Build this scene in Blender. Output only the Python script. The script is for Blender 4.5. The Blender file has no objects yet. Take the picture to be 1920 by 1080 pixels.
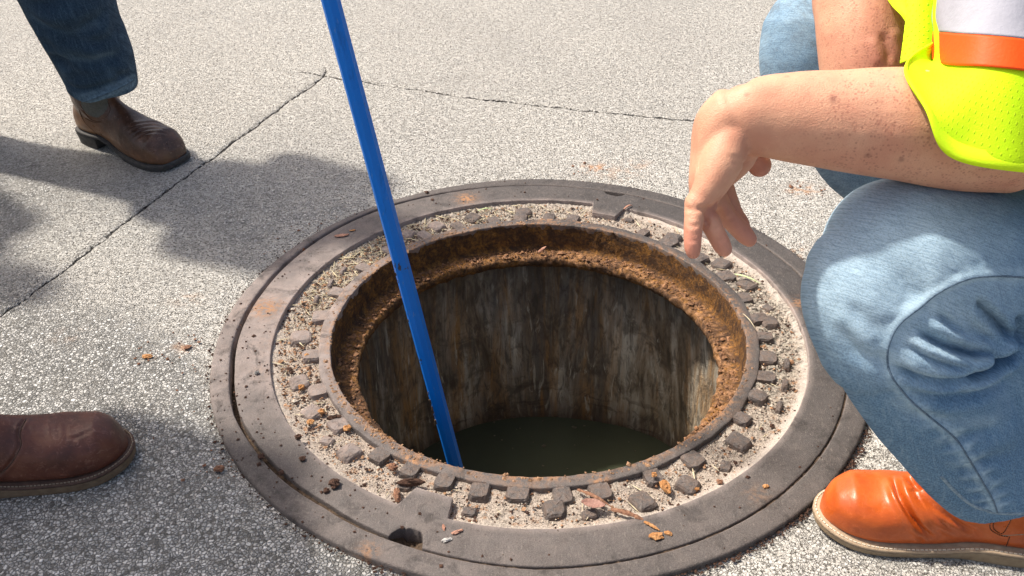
import bpy, math, random
import numpy as np
from mathutils import Vector, Matrix
from mathutils.bvhtree import BVHTree

random.seed(7); rng = np.random.default_rng(7)
R_ = math.radians
scene = bpy.context.scene
col = scene.collection

# ------------------------------------------------------------------ camera
CAMP = np.array([0.0, -1.428, 1.062])
_p, _ro, _ya = .5951, -.0185, -.0325
_cp, _sp = math.cos(_p), math.sin(_p)
CF = np.array([math.sin(_ya)*_cp, math.cos(_ya)*_cp, -_sp])
_r0 = np.array([math.cos(_ya), -math.sin(_ya), 0.0]); _u0 = np.cross(_r0, CF)
CR = math.cos(_ro)*_r0 + math.sin(_ro)*_u0
CU = -math.sin(_ro)*_r0 + math.cos(_ro)*_u0
FPX = 1759.26
cd = bpy.data.cameras.new('camera'); cam = bpy.data.objects.new('camera', cd); col.objects.link(cam)
cd.sensor_width = 36; cd.lens = 36*FPX/1920; cd.clip_start = .02; cd.clip_end = 500
m = Matrix.Identity(4)
for i in range(3):
    m[i][0] = CR[i]; m[i][1] = CU[i]; m[i][2] = -CF[i]; m[i][3] = CAMP[i]
cam.matrix_world = m
scene.camera = cam

# ------------------------------------------------------------------ light
SH = np.array([.914, -.406]); ELEV = R_(58)            # shadows fall along SH on the ground
w = bpy.data.worlds.new('World'); scene.world = w; w.use_nodes = True
nt = w.node_tree
sky = nt.nodes.new('ShaderNodeTexSky'); sky.sky_type = 'NISHITA'; sky.sun_disc = False
sky.sun_elevation = ELEV
az = math.atan2(-SH[0], -SH[1])                         # bearing of the sun, clockwise from +y
sky.sun_rotation = az
sky.air_density = 1.0; sky.dust_density = 6.0; sky.ozone_density = .3
nt.links.new(sky.outputs[0], nt.nodes['Background'].inputs[0])
nt.nodes['Background'].inputs[1].default_value = .13
sl = bpy.data.lights.new('sun', 'SUN'); sl.energy = 4.2; sl.angle = R_(2.2); sl.color = (1, .93, .83)
so = bpy.data.objects.new('sun', sl); col.objects.link(so)
sdir = Vector((SH[0]*math.cos(ELEV), SH[1]*math.cos(ELEV), -math.sin(ELEV)))
so.rotation_euler = sdir.to_track_quat('-Z', 'Y').to_euler(); so.location = (-3, 1, 5)
scene.view_settings.view_transform = 'Standard'; scene.view_settings.look = 'None'
scene.view_settings.gamma = 1; scene.view_settings.use_curve_mapping = False
scene.view_settings.exposure = .46

# ------------------------------------------------------------------ helpers
def W(px, py, d):
    "world point seen at a pixel of the 1920 photo at depth d"
    return CAMP + d*((px-960)/FPX*CR - (py-540)/FPX*CU + CF)
def G(px, py, z=0.0):
    v = (px-960)/FPX*CR - (py-540)/FPX*CU + CF
    return CAMP + v*((z-CAMP[2])/v[2])
def nrm(v):
    v = np.asarray(v, float); return v/max(1e-12, np.linalg.norm(v))
def _h(ix, iy, iz, seed):
    n = (ix.astype(np.int64)*374761393 + iy.astype(np.int64)*668265263 + iz.astype(np.int64)*2147483647 + seed*1274126177) & 0xffffffff
    n = ((n ^ (n >> 13))*1274126177) & 0xffffffff
    n = ((n ^ (n >> 16))*2246822519) & 0xffffffff
    return ((n ^ (n >> 15)) & 0xffffff)/float(0xffffff)
def vnoise(P, scale=1.0, seed=0, octv=1):
    P = np.asarray(P, float)
    if P.shape[1] == 2: P = np.c_[P, np.zeros(len(P))]
    out = np.zeros(len(P)); a = 1.0; tot = 0
    for o in range(octv):
        q = P*scale*(2**o) + 17.3*o
        i = np.floor(q); f = q-i; f = f*f*(3-2*f); r = np.zeros(len(P))
        for dx in (0, 1):
            for dy in (0, 1):
                for dz in (0, 1):
                    wt = (f[:, 0] if dx else 1-f[:, 0])*(f[:, 1] if dy else 1-f[:, 1])*(f[:, 2] if dz else 1-f[:, 2])
                    r += wt*_h(i[:, 0]+dx, i[:, 1]+dy, i[:, 2]+dz, seed+o)
        out += a*(r*2-1); tot += a; a *= .5
    return out/tot
def sstep(a, b, x):
    t = np.clip((x-a)/(b-a), 0, 1); return t*t*(3-2*t)
def mesh_np(name, V, F, smooth=True):
    me = bpy.data.meshes.new(name)
    V = np.asarray(V, np.float32)
    if isinstance(F, np.ndarray) and F.ndim == 2:
        k = F.shape[1]; n = len(F)
        me.vertices.add(len(V)); me.vertices.foreach_set('co', V.ravel())
        me.loops.add(n*k); me.loops.foreach_set('vertex_index', F.astype(np.int32).ravel())
        me.polygons.add(n); me.polygons.foreach_set('loop_start', (np.arange(n)*k).astype(np.int32))
        me.polygons.foreach_set('loop_total', np.full(n, k, np.int32))
        me.update(calc_edges=True)
    else:
        me.from_pydata([tuple(map(float, v)) for v in V], [], [tuple(int(i) for i in f) for f in F]); me.update()
    me.validate()
    me.polygons.foreach_set('use_smooth', np.full(len(me.polygons), smooth))
    return me
def obj(name, me, mats=None, parent=None):
    o = bpy.data.objects.new(name, me); col.objects.link(o)
    if mats is not None and me is not None and not me.materials:
        for mm in (mats if isinstance(mats, (list, tuple)) else [mats]): me.materials.append(mm)
    if parent is not None:
        o.parent = parent; o.matrix_parent_inverse = parent.matrix_world.inverted()
    return o
def empty(name, loc=(0, 0, 0)):
    o = bpy.data.objects.new(name, None); col.objects.link(o)
    o.location = [float(c) for c in loc]; o.empty_display_size = .1
    o.matrix_world = Matrix.Translation(Vector([float(c) for c in loc])); return o
def tag(o, label=None, cat=None, group=None, kind=None):
    if label: o['label'] = label
    if cat: o['category'] = cat
    if group: o['group'] = group
    if kind: o['kind'] = kind
    return o
def join(parts):
    V = []; F = []; n = 0
    for v, f in parts:
        V.append(np.asarray(v, float)); F += [tuple(i+n for i in q) for q in f]; n += len(v)
    return np.vstack(V), F
def crom(P, u):
    "Catmull-Rom through the rows of P at parameters u in [0, len-1]"
    P = np.asarray(P, float); n = len(P); u = np.clip(np.asarray(u, float), 0, n-1-1e-9)
    i = u.astype(int); t = (u-i)[:, None]
    Q = np.vstack([2*P[0]-P[1], P, 2*P[-1]-P[-2]])
    a, b, c, d = Q[i], Q[i+1], Q[i+2], Q[i+3]
    return .5*((2*b) + (-a+c)*t + (2*a-5*b+4*c-d)*t*t + (-a+3*b-3*c+d)*t**3)
def tube(st, n=28, sub=8, cap=True, hint=None, power=2.0):
    """closed loft. st rows: (point, ra, rb); ra is the half width across the line of sight (or across hint)"""
    P = np.array([s[0] for s in st]); Rr = np.array([[s[1], s[2]] for s in st])
    u = np.linspace(0, len(st)-1, (len(st)-1)*sub+1)
    C = crom(P, u); RR = np.maximum(crom(Rr, u), 1e-4)
    T = np.gradient(C, axis=0); T /= np.linalg.norm(T, axis=1)[:, None]
    if cap:                                             # rounded ends
        ks = (.35, .7, .92)
        ra0, ra1 = RR[0].mean(), RR[-1].mean()
        pre = [(C[0]-T[0]*ra0*k*cap, RR[0]*math.sqrt(1-k*k), T[0]) for k in ks[::-1]]
        post = [(C[-1]+T[-1]*ra1*k*cap, RR[-1]*math.sqrt(1-k*k), T[-1]) for k in ks]
        C = np.vstack([[p[0] for p in pre], C, [p[0] for p in post]])
        RR = np.vstack([[p[1] for p in pre], RR, [p[1] for p in post]])
        T = np.vstack([[p[2] for p in pre], T, [p[2] for p in post]])
    ang = np.linspace(0, 2*math.pi, n, endpoint=False)
    cs = np.sign(np.cos(ang))*np.abs(np.cos(ang))**(2/power); sn = np.sign(np.sin(ang))*np.abs(np.sin(ang))**(2/power)
    V = []
    for c, r, t in zip(C, RR, T):
        v = nrm(c-CAMP) if hint is None else np.asarray(hint, float)
        a = nrm(np.cross(t, v)); b = nrm(np.cross(a, t))
        V.append(c + cs[:, None]*a*r[0] + sn[:, None]*b*r[1])
    k = len(C); V = np.vstack(V); F = []
    for i in range(k-1):
        for j in range(n):
            j2 = (j+1) % n
            F.append((i*n+j, i*n+j2, (i+1)*n+j2, (i+1)*n+j))
    F.append(tuple(range(n-1, -1, -1))); F.append(tuple((k-1)*n+j for j in range(n)))
    return V, F
def T_(rows, **kw):
    "stations given as (px, py, depth, half width px, thickness ratio)"
    return tube([(W(a, b, d), h*d/FPX, h*d/FPX*q) for a, b, d, h, q in rows], **kw)
def box(c, s, rot=None):
    c = np.asarray(c, float); s = np.asarray(s, float)/2
    v = np.array([[x, y, z] for x in (-1, 1) for y in (-1, 1) for z in (-1, 1)])*s
    if rot is not None: v = v@np.asarray(rot).T
    return v+c, [(0, 1, 3, 2), (4, 6, 7, 5), (0, 4, 5, 1), (2, 3, 7, 6), (0, 2, 6, 4), (1, 5, 7, 3)]
def remesh(parts, voxel, smooth=6):
    V, F = join(parts)
    me = mesh_np('tmp', V, F); o = bpy.data.objects.new('tmp', me); col.objects.link(o)
    md = o.modifiers.new('r', 'REMESH'); md.mode = 'VOXEL'; md.voxel_size = voxel; md.adaptivity = 0
    if smooth:
        sm = o.modifiers.new('s', 'SMOOTH'); sm.factor = .5; sm.iterations = smooth
    dg = bpy.context.evaluated_depsgraph_get()
    e = o.evaluated_get(dg); m2 = bpy.data.meshes.new_from_object(e)
    bpy.data.objects.remove(o); bpy.data.meshes.remove(me)
    V = np.empty(len(m2.vertices)*3, np.float32); m2.vertices.foreach_get('co', V)
    lt = np.empty(len(m2.polygons), np.int32); m2.polygons.foreach_get('loop_total', lt)
    li = np.empty(len(m2.loops), np.int32); m2.loops.foreach_get('vertex_index', li)
    F = li.reshape(-1, 4) if (lt == 4).all() else [tuple(p.vertices) for p in m2.polygons]
    bpy.data.meshes.remove(m2)
    return V.reshape(-1, 3).astype(float), F
class Surf:
    "a mesh that can be marked along lines drawn over it"
    def __init__(s, V, F): s.V = V.copy(); s.V0 = V.copy(); s.F = F; s.refresh()
    def refresh(s):
        s.bvh = BVHTree.FromPolygons([tuple(v) for v in s.V.tolist()], [tuple(f) for f in (s.F.tolist() if isinstance(s.F, np.ndarray) else s.F)])
        F = s.F; N = np.zeros_like(s.V)
        if isinstance(F, np.ndarray):
            n = np.cross(s.V[F[:, 2]]-s.V[F[:, 0]], s.V[F[:, 3]]-s.V[F[:, 1]])
            for k in range(4): np.add.at(N, F[:, k], n)
        s.N = N/np.maximum(1e-12, np.linalg.norm(N, axis=1))[:, None]
    def hit(s, px, py):
        d = W(px, py, 1.0)-CAMP
        r = s.bvh.ray_cast(Vector(CAMP), Vector(nrm(d)))
        return (np.array(r[0]), np.array(r[1])) if r[0] is not None else (None, None)
    def line(s, pts, n=40):
        Q = crom(np.array(pts, float), np.linspace(0, len(pts)-1, n)); o = []; nn = []
        for q in Q:
            h, k = s.hit(*q)
            if h is not None: o.append(h); nn.append(k)
        return np.array(o), np.array(nn)
    def dist(s, L):
        a, b = L[:-1], L[1:]; best = np.full(len(s.V), 9.); tt = np.zeros(len(s.V))
        lo, hi = L.min(0)-.06, L.max(0)+.06
        idx = np.where(((s.V > lo) & (s.V < hi)).all(1))[0]; P = s.V[idx]
        bb = best[idx]; t0 = tt[idx]
        for i in range(len(a)):
            ab = b[i]-a[i]; t = np.clip(((P-a[i])@ab)/max(1e-12, ab@ab), 0, 1)
            d = np.linalg.norm(P-(a[i]+t[:, None]*ab), axis=1); mk = d < bb
            bb[mk] = d[mk]; t0[mk] = (i+t[mk])/len(a)
        best[idx] = bb; tt[idx] = t0
        return best, tt
    def crease(s, pts, depth, width, ends=.25, bulge=0.0):
        L, _ = s.line(pts)
        if len(L) < 3: return
        d, t = s.dist(L)
        e = sstep(0, ends, t)*sstep(0, ends, 1-t) if ends > 0 else 1
        prof = -depth*np.exp(-(d/width)**2) + bulge*np.exp(-((d-width*2.2)/(width*1.3))**2)
        s.V += s.N*(prof*e*(d < .08))[:, None]
    def noise(s, amp, scale, seed=0, octv=2, stretch=(1, 1, 1)):
        s.V += s.N*(amp*vnoise(s.V*np.array(stretch), scale, seed, octv))[:, None]
    def ribbon(s, pts, wd, ht, n=60, off=0.0):
        L, N = s.line(pts, n); V = []; F = []
        if len(L) < 3: return None
        Tn = np.gradient(L, axis=0)
        for i in range(len(L)):
            t = nrm(Tn[i]); nn = nrm(N[i]); sd = nrm(np.cross(t, nn)); c = L[i]+nn*off
            for a, b in ((-1, -.6), (-.8, .7), (0, 1), (.8, .7), (1, -.6)): V.append(c+sd*a*wd/2+nn*b*ht)
        for i in range(len(L)-1):
            for j in range(5):
                j2 = (j+1) % 5
                F.append((i*5+j, i*5+j2, (i+1)*5+j2, (i+1)*5+j))
        F.append((4, 3, 2, 1, 0)); k = (len(L)-1)*5; F.append(tuple(k+j for j in range(5)))
        return np.array(V), F
    def stitches(s, pts, ln, wd, gap, off=.0004, ht=.0006):
        L, N = s.line(pts, 160)
        if len(L) < 3: return None
        return stitch_line(L, N, ln, wd, gap, off, ht)
def stitch_line(L, N, ln, wd, gap, off=.0004, ht=.0006):
    seg = np.linalg.norm(np.diff(L, axis=0), axis=1); cum = np.r_[0, np.cumsum(seg)]
    out = []; x = 0
    while x+ln < cum[-1]:
        c = np.array([np.interp(x+ln/2, cum, L[:, k]) for k in range(3)])
        c2 = np.array([np.interp(x+ln/2+.001, cum, L[:, k]) for k in range(3)])
        nn = nrm([np.interp(x+ln/2, cum, N[:, k]) for k in range(3)])
        t = nrm(c2-c); sd = nrm(np.cross(nn, t)); nn = np.cross(t, sd)
        out.append(box(c+nn*off, (ln, wd, ht*2), np.c_[t, sd, nn])); x += ln+gap
    return join(out) if out else None
def attr(me, name, arr):
    a = me.attributes.new(name, 'FLOAT', 'POINT'); a.data.foreach_set('value', np.asarray(arr, np.float32))

# ------------------------------------------------------------------ materials
class M:
    def __init__(s, name):
        s.m = bpy.data.materials.new(name); s.m.use_nodes = True; s.t = s.m.node_tree
        s.b = s.t.nodes['Principled BSDF']; s._co = None
    def n(s, ty, **k):
        nd = s.t.nodes.new('ShaderNode'+ty)
        for a, b in k.items():
            if a[0] == '_': setattr(nd, a[1:], b)
            else: s.set(nd.inputs[int(a[1:]) if a[0] == 'i' and a[1:].isdigit() else a.replace('_', ' ')], b)
        return nd
    def set(s, inp, v):
        if isinstance(v, bpy.types.NodeSocket): s.t.links.new(v, inp)
        elif isinstance(v, (tuple, list)) and len(v) == 3 and inp.type == 'RGBA': inp.default_value = (*v, 1)
        else: inp.default_value = v
    def co(s, scale=(1, 1, 1)):
        if s._co is None: s._co = s.n('NewGeometry').outputs['Position']
        if scale == (1, 1, 1): return s._co
        return s.n('VectorMath', _operation='MULTIPLY', i0=s._co, i1=scale).outputs[0]
    def noise(s, sc, det=4, rough=.55, dist=0, stretch=(1, 1, 1)):
        return s.n('TexNoise', Vector=s.co(stretch), Scale=sc, Detail=det, Roughness=rough, Distortion=dist).outputs[0]
    def voro(s, sc, feat='F1', out=0, stretch=(1, 1, 1)):
        return s.n('TexVoronoi', _feature=feat, Vector=s.co(stretch), Scale=sc).outputs[out]
    def ramp(s, f, stops, interp='LINEAR'):
        r = s.n('ValToRGB', Fac=f); c = r.color_ramp; c.interpolation = interp
        while len(c.elements) < len(stops): c.elements.new(.5)
        for e, (p, q) in zip(c.elements, stops):
            e.position = p; e.color = (*q, 1) if isinstance(q, (tuple, list)) else (q, q, q, 1)
        return r.outputs[0]
    def mix(s, f, a, b, mode='MIX'):
        x = s.t.nodes.new('ShaderNodeMix'); x.data_type = 'RGBA'; x.blend_type = mode; x.clamp_factor = True
        s.set(x.inputs[0], f); s.set(x.inputs[6], a); s.set(x.inputs[7], b); return x.outputs[2]
    def math(s, op, a, b=0.0, clamp=False):
        x = s.n('Math', _operation=op, _use_clamp=clamp); s.set(x.inputs[0], a); s.set(x.inputs[1], b); return x.outputs[0]
    def at(s, name): return s.n('Attribute', _attribute_name=name).outputs['Fac']
    def bump(s, h, dist, strength=1.0, normal=None):
        x = s.n('Bump', Height=h, Distance=dist, Strength=strength)
        if normal is not None: s.set(x.inputs['Normal'], normal)
        return x.outputs[0]
    def out(s, color=None, rough=None, normal=None, metal=None, spec=None, **k):
        if color is not None: s.set(s.b.inputs['Base Color'], color)
        if rough is not None: s.set(s.b.inputs['Roughness'], rough)
        if normal is not None: s.set(s.b.inputs['Normal'], normal)
        if metal is not None: s.set(s.b.inputs['Metallic'], metal)
        if spec is not None: s.set(s.b.inputs['Specular IOR Level'], spec)
        for a, b in k.items(): s.set(s.b.inputs[a.replace('_', ' ')], b)
        return s.m

def m_ground():
    a = M('aggregate_pavement')
    dust = a.at('dust'); clay = a.at('clay')
    wv = a.n('TexNoise', Vector=a.co(), Scale=170, Detail=2); wv = a.n('VectorMath', _operation='SCALE', i0=a.n('VectorMath', _operation='SUBTRACT', i0=wv.outputs[1], i1=(.5, .5, .5)).outputs[0], Scale=.0042).outputs[0]
    p = a.n('VectorMath', _operation='ADD', i0=a.n('VectorMath', _operation='MULTIPLY', i0=a.co(), i1=(1, 1, .35)).outputs[0], i1=wv).outputs[0]
    def vor(sc):
        v = a.n('TexVoronoi', _feature='F1', Vector=p, Scale=sc); e = a.n('TexVoronoi', _feature='DISTANCE_TO_EDGE', Vector=p, Scale=sc)
        rel = a.n('VectorMath', _operation='SUBTRACT', i0=p, i1=v.outputs['Position']).outputs[0]
        rnd = a.n('VectorMath', _operation='SUBTRACT', i0=v.outputs['Color'], i1=(.5, .5, .5)).outputs[0]
        tilt = a.n('VectorMath', _operation='DOT_PRODUCT', i0=rel, i1=rnd).outputs['Value']
        return v.outputs['Color'], e.outputs[0], tilt
    c1, e1, t1 = vor(178)
    sp = a.n('SeparateColor', Color=c1); ra, rb = sp.outputs[0], sp.outputs[1]
    stone = a.ramp(ra, [(0, (.20, .20, .19)), (.3, (.34, .34, .325)), (.6, (.47, .465, .445)), (.85, (.60, .595, .575)), (1, (.78, .775, .755))])
    stone = a.mix(a.ramp(a.noise(7, 3), [(.35, 0.0), (.7, .30)]), stone, (.47, .43, .37))
    stone = a.mix(a.ramp(a.noise(900, 2), [(.3, .0), (.75, .4)]), stone, (.62, .61, .58))
    gap = a.ramp(e1, [(.02, 1.0), (.13, 0.0)])
    low = a.ramp(rb, [(.10, 1.0), (.17, 0.0)])           # missing stones
    gap = a.math('MAXIMUM', gap, low)
    c = a.mix(a.math('MULTIPLY', gap, .88), stone, (.11, .105, .095))
    cream = a.mix(a.noise(60, 4, .6), (.44, .42, .38), (.62, .605, .565))
    cream = a.mix(a.ramp(ra, [(.0, .40), (.6, 0.0)]), cream, (.36, .335, .29))
    pn = a.n('TexNoise', Vector=p, Scale=210, Detail=2, Roughness=.6).outputs[0]
    pit = a.ramp(pn, [(.37, 1.0), (.44, 0.0)])
    pit2 = a.math('MULTIPLY', a.ramp(e1, [(.01, .55), (.10, 0.0)]), a.ramp(a.noise(70, 2), [(.4, 0.0), (.6, 1.0)]))
    pm = a.math('MAXIMUM', pit, pit2)
    cream = a.mix(pm, cream, (.10, .09, .075))
    var = a.math('ADD', a.math('ADD', dust, .08), a.math('MULTIPLY', a.math('SUBTRACT', a.noise(38, 4, .65), .5), .9))
    dm = a.ramp(var, [(.30, 0.0), (.72, .93)])
    c = a.mix(dm, c, cream)
    c = a.mix(a.ramp(a.noise(1.8, 4, .6), [(.38, .16), (.62, 0.0)]), c, (.20, .19, .18))
    c = a.mix(a.ramp(a.noise(6.5, 5, .7), [(.60, 0.0), (.72, .18)]), c, (.12, .11, .10))
    c = a.mix(clay, c, a.mix(a.noise(250, 2), (.42, .20, .09), (.60, .38, .24)))
    dw = a.math('ADD', a.at('cd'), a.math('MULTIPLY', a.math('SUBTRACT', a.noise(130, 4, .7), .5), .009))
    crk = a.ramp(a.math('MULTIPLY', dw, 100.), [(.12, 1.0), (.34, 0.0)])
    c = a.mix(crk, c, (.035, .032, .03))
    h1 = a.math('MULTIPLY', a.ramp(e1, [(0.0, 0.0), (.22, 1.0)]), a.math('ADD', .45, a.math('MULTIPLY', rb, .55)))
    h1 = a.math('ADD', h1, a.math('MULTIPLY', t1, 190.))
    h1 = a.math('SUBTRACT', h1, a.math('MULTIPLY', low, .8))
    h1 = a.math('MULTIPLY', h1, a.math('SUBTRACT', 1.0, a.math('MULTIPLY', dm, .62)))
    h1 = a.math('SUBTRACT', h1, a.math('MULTIPLY', a.math('MULTIPLY', pm, dm), .9))
    h1 = a.math('SUBTRACT', h1, a.math('MULTIPLY', crk, 3.0))
    nb = a.bump(h1, .0030, 1.0)
    nb = a.bump(a.noise(480, 3, .65), .0011, .9, nb)
    return a.out(c, .9, nb, spec=.2)
def m_iron():
    a = M('cast_iron')
    dust = a.at('dust')
    base = a.mix(a.noise(14, 5, .6), (.026, .023, .022), (.056, .048, .045))
    base = a.mix(a.ramp(a.noise(260, 4, .75), [(.44, 0.0), (.60, .6)]), base, (.022, .018, .016))
    base = a.mix(a.ramp(a.noise(600, 2), [(.40, 0.0), (.66, .55)]), base, (.125, .112, .104))
    d = a.math('MULTIPLY', dust, a.ramp(a.noise(26, 5, .65), [(.25, .35), (.7, 1.0)]))
    c = a.mix(d, base, a.mix(a.noise(40, 3), (.36, .285, .25), (.30, .26, .245)))
    rust = a.math('MULTIPLY', a.at('rust'), a.ramp(a.noise(110, 4, .65), [(.42, 0.0), (.56, 1.0)]))
    c = a.mix(rust, c, a.mix(a.noise(200, 3), (.25, .10, .035), (.42, .24, .12)))
    c = a.mix(a.ramp(a.noise(33, 6, .75), [(.52, 0.0), (.68, .28)]), c, (.17, .14, .122))
    c = a.mix(a.ramp(a.noise(21, 6, .75, .6), [(.34, .65), (.47, 0.0)]), c, (.026, .021, .019))
    scuff = a.ramp(a.noise(240, 4, .7, stretch=(1.4, .35, 1)), [(.58, 0.0), (.70, .42)])
    c = a.mix(scuff, c, (.27, .235, .205))
    spk = a.ramp(a.voro(95), [(.07, 1.0), (.13, 0.0)]); c = a.mix(a.math('MULTIPLY', spk, .7), c, (.05, .035, .03))
    nb = a.bump(a.noise(420, 3, .65), .0012, 1.0); nb = a.bump(a.noise(45, 4), .0015, .8, nb)
    r = a.ramp(a.noise(60, 4), [(.3, .52), (.7, .74)])
    return a.out(c, a.mix(d, r, (.9, .9, .9)), nb, spec=.38)
def m_rust(name, dark=0.0):
    a = M(name)
    n1 = a.noise(38, 6, .7); n2 = a.noise(170, 4, .7)
    c = a.ramp(n1, [(.28, (.04, .02, .010)), (.42, (.14, .062, .016)), (.56, (.30, .135, .026)), (.74, (.42, .21, .06))])
    c = a.mix(a.ramp(n2, [(.4, 0.0), (.62, .8)]), c, (.035, .022, .015))
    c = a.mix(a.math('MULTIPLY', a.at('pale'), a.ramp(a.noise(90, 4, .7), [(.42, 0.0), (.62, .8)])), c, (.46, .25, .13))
    c = a.mix(a.ramp(a.noise(19, 5, .75, 1.0), [(.40, .85), (.56, 0.0)]), c, (.045, .024, .015))
    nb = a.bump(n2, .004, 1.0); nb = a.bump(a.noise(600, 3), .0015, 1.0, nb)
    return a.out(c, .88, nb, spec=.3)
def m_wall():
    a = M('stained_concrete')
    ang = a.at('ang')                                    # metres round the shaft
    z = a.n('SeparateXYZ', Vector=a.co()).outputs[2]
    def st(sx, sz, sc, det=6, off=0.0, dist=.8, rough=.68):
        v = a.n('CombineXYZ', X=a.math('MULTIPLY', ang, sx), Y=a.math('MULTIPLY', z, sz), Z=off).outputs[0]
        return a.n('TexNoise', Vector=v, Scale=sc, Detail=det, Roughness=rough, Distortion=dist).outputs[0]
    n1 = st(1, .13, 16); n2 = st(1, .22, 75, 5, 3.); n3 = st(1, .8, 12, 7, 7., 1.5)
    c = a.ramp(n1, [(.34, (.09, .068, .045)), (.46, (.26, .20, .135)), (.55, (.42, .365, .285)), (.69, (.66, .63, .54))])
    c = a.mix(a.ramp(st(1, .09, 19, 5, 11.), [(.47, 0.0), (.62, .75)]), c, (.42, .22, .065))
    c = a.mix(a.ramp(st(1, .10, 13, 6, 31.), [(.50, 0.0), (.64, .75)]), c, (.13, .125, .115))
    c = a.mix(a.ramp(n2, [(.38, .65), (.52, 0.0)]), c, (.06, .048, .036))
    c = a.mix(a.ramp(n3, [(.36, .7), (.50, 0.0)]), c, (.085, .07, .052))
    c = a.mix(a.ramp(st(1, .16, 48, 5, 19., 1.2), [(.60, 0.0), (.70, .7)]), c, (.74, .70, .58))
    top = a.n('MapRange', Value=z, i1=-.26, i2=-.08, i3=0.0, i4=.62).outputs[0]; c = a.mix(top, c, (.04, .036, .032))  # shade beneath the seat, painted into the top of the wall
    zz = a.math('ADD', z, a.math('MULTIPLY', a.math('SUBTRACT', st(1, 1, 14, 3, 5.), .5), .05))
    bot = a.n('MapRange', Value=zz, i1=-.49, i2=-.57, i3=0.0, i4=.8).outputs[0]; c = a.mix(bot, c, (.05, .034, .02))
    v = a.n('CombineXYZ', X=a.math('MULTIPLY', ang, .14), Y=zz, Z=0.0).outputs[0]
    hl = a.n('TexNoise', Vector=v, Scale=75, Detail=3, Distortion=.6).outputs[0]
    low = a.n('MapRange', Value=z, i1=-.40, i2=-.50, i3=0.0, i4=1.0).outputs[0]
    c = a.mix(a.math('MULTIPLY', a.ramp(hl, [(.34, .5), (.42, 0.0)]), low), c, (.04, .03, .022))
    nb = a.bump(n2, .004, .8); nb = a.bump(n3, .006, .7, nb); nb = a.bump(a.noise(220, 4), .002, .8, nb)
    return a.out(c, .7, nb, spec=.4)
def m_simple(name, c1, c2, sc=60, rough=.8, bump=.001, bsc=300, spec=.4, det=4, stretch=(1, 1, 1), **k):
    a = M(name); c = a.mix(a.ramp(a.noise(sc, det, .6, stretch=stretch), [(.3, 0.0), (.7, 1.0)]), c1, c2)
    nb = a.bump(a.noise(bsc, 3, .6, stretch=stretch), bump, 1.0)
    return a.out(c, rough, nb, spec=spec, **k)
def m_sand():
    a = M('sandy_dirt')
    c = a.mix(a.noise(18, 4), (.40, .32, .265), (.52, .455, .385))
    c = a.mix(a.ramp(a.noise(420, 3, .7), [(.40, .9), (.50, 0.0)]), c, (.09, .068, .05))
    c = a.mix(a.ramp(a.noise(60, 4, .7), [(.56, 0.0), (.68, .75)]), c, (.34, .17, .08))
    c = a.mix(a.math('MULTIPLY', a.at('pale'), .8), c, (.58, .52, .465))
    c = a.mix(a.at('rough'), c, a.mix(a.ramp(a.noise(150, 5, .8), [(.42, 0.0), (.58, 1.0)]), (.055, .045, .038), (.48, .43, .36)))
    nb = a.bump(a.noise(500, 4, .7), .0025, 1.0)
    return a.out(c, .95, nb, spec=.15)
def m_denim(name, lo, mid, hi, sc=1.0):
    a = M(name)
    fade = a.at('fade')
    f = a.math('ADD', a.math('MULTIPLY', fade, .75), a.math('MULTIPLY', a.noise(16, 5, .6), .42))
    c = a.ramp(f, [(.10, lo), (.42, mid), (.86, hi)])
    slub = a.n('TexNoise', Vector=a.n('CombineXYZ', X=a.math('MULTIPLY', a.at('du'), 800.), Y=a.math('MULTIPLY', a.at('dv'), 420.), Z=0.0).outputs[0], Scale=1.0, Detail=2).outputs[0]
    c = a.mix(a.math('MULTIPLY', a.ramp(slub, [(.44, 0.0), (.60, 1.0)]), .26), c, tuple(min(1, x*1.5+.06) for x in mid))
    c = a.mix(a.math('MULTIPLY', a.ramp(slub, [(.38, 1.0), (.52, 0.0)]), .30), c, tuple(x*.5 for x in lo))
    long = a.n('TexNoise', Vector=a.n('CombineXYZ', X=a.math('MULTIPLY', a.at('du'), 330.), Y=a.math('MULTIPLY', a.at('dv'), 40.), Z=4.0).outputs[0], Scale=1.0, Detail=4, Roughness=.7).outputs[0]
    c = a.mix(a.ramp(long, [(.50, 0.0), (.76, .30)]), c, hi); c = a.mix(a.ramp(long, [(.26, .35), (.46, 0.0)]), c, lo)
    twill = a.n('TexNoise', Vector=a.n('CombineXYZ', X=a.math('MULTIPLY', a.math('ADD', a.at('du'), a.at('dv')), 560.), Y=a.math('MULTIPLY', a.math('SUBTRACT', a.at('du'), a.at('dv')), 40.), Z=9.0).outputs[0], Scale=1.0, Detail=2).outputs[0]
    c = a.mix(a.ramp(twill, [(.40, .30), (.55, 0.0)]), c, lo)
    dirt = a.math('MULTIPLY', a.at('dirt'), a.ramp(a.noise(50, 5, .7), [(.42, 0.0), (.62, .9)]))
    c = a.mix(dirt, c, (.09, .085, .08))
    c = a.mix(a.math('MULTIPLY', a.at('seamwear'), a.ramp(a.noise(120, 3), [(.35, .2), (.65, .9)])), c, hi)
    nb = a.bump(slub, .0005, .6); nb = a.bump(a.noise(900, 3), .0006, .7, nb); nb = a.bump(a.noise(60, 3, .5, .6), .0010, .4, nb)
    return a.out(c, .92, nb, spec=.2)
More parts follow.
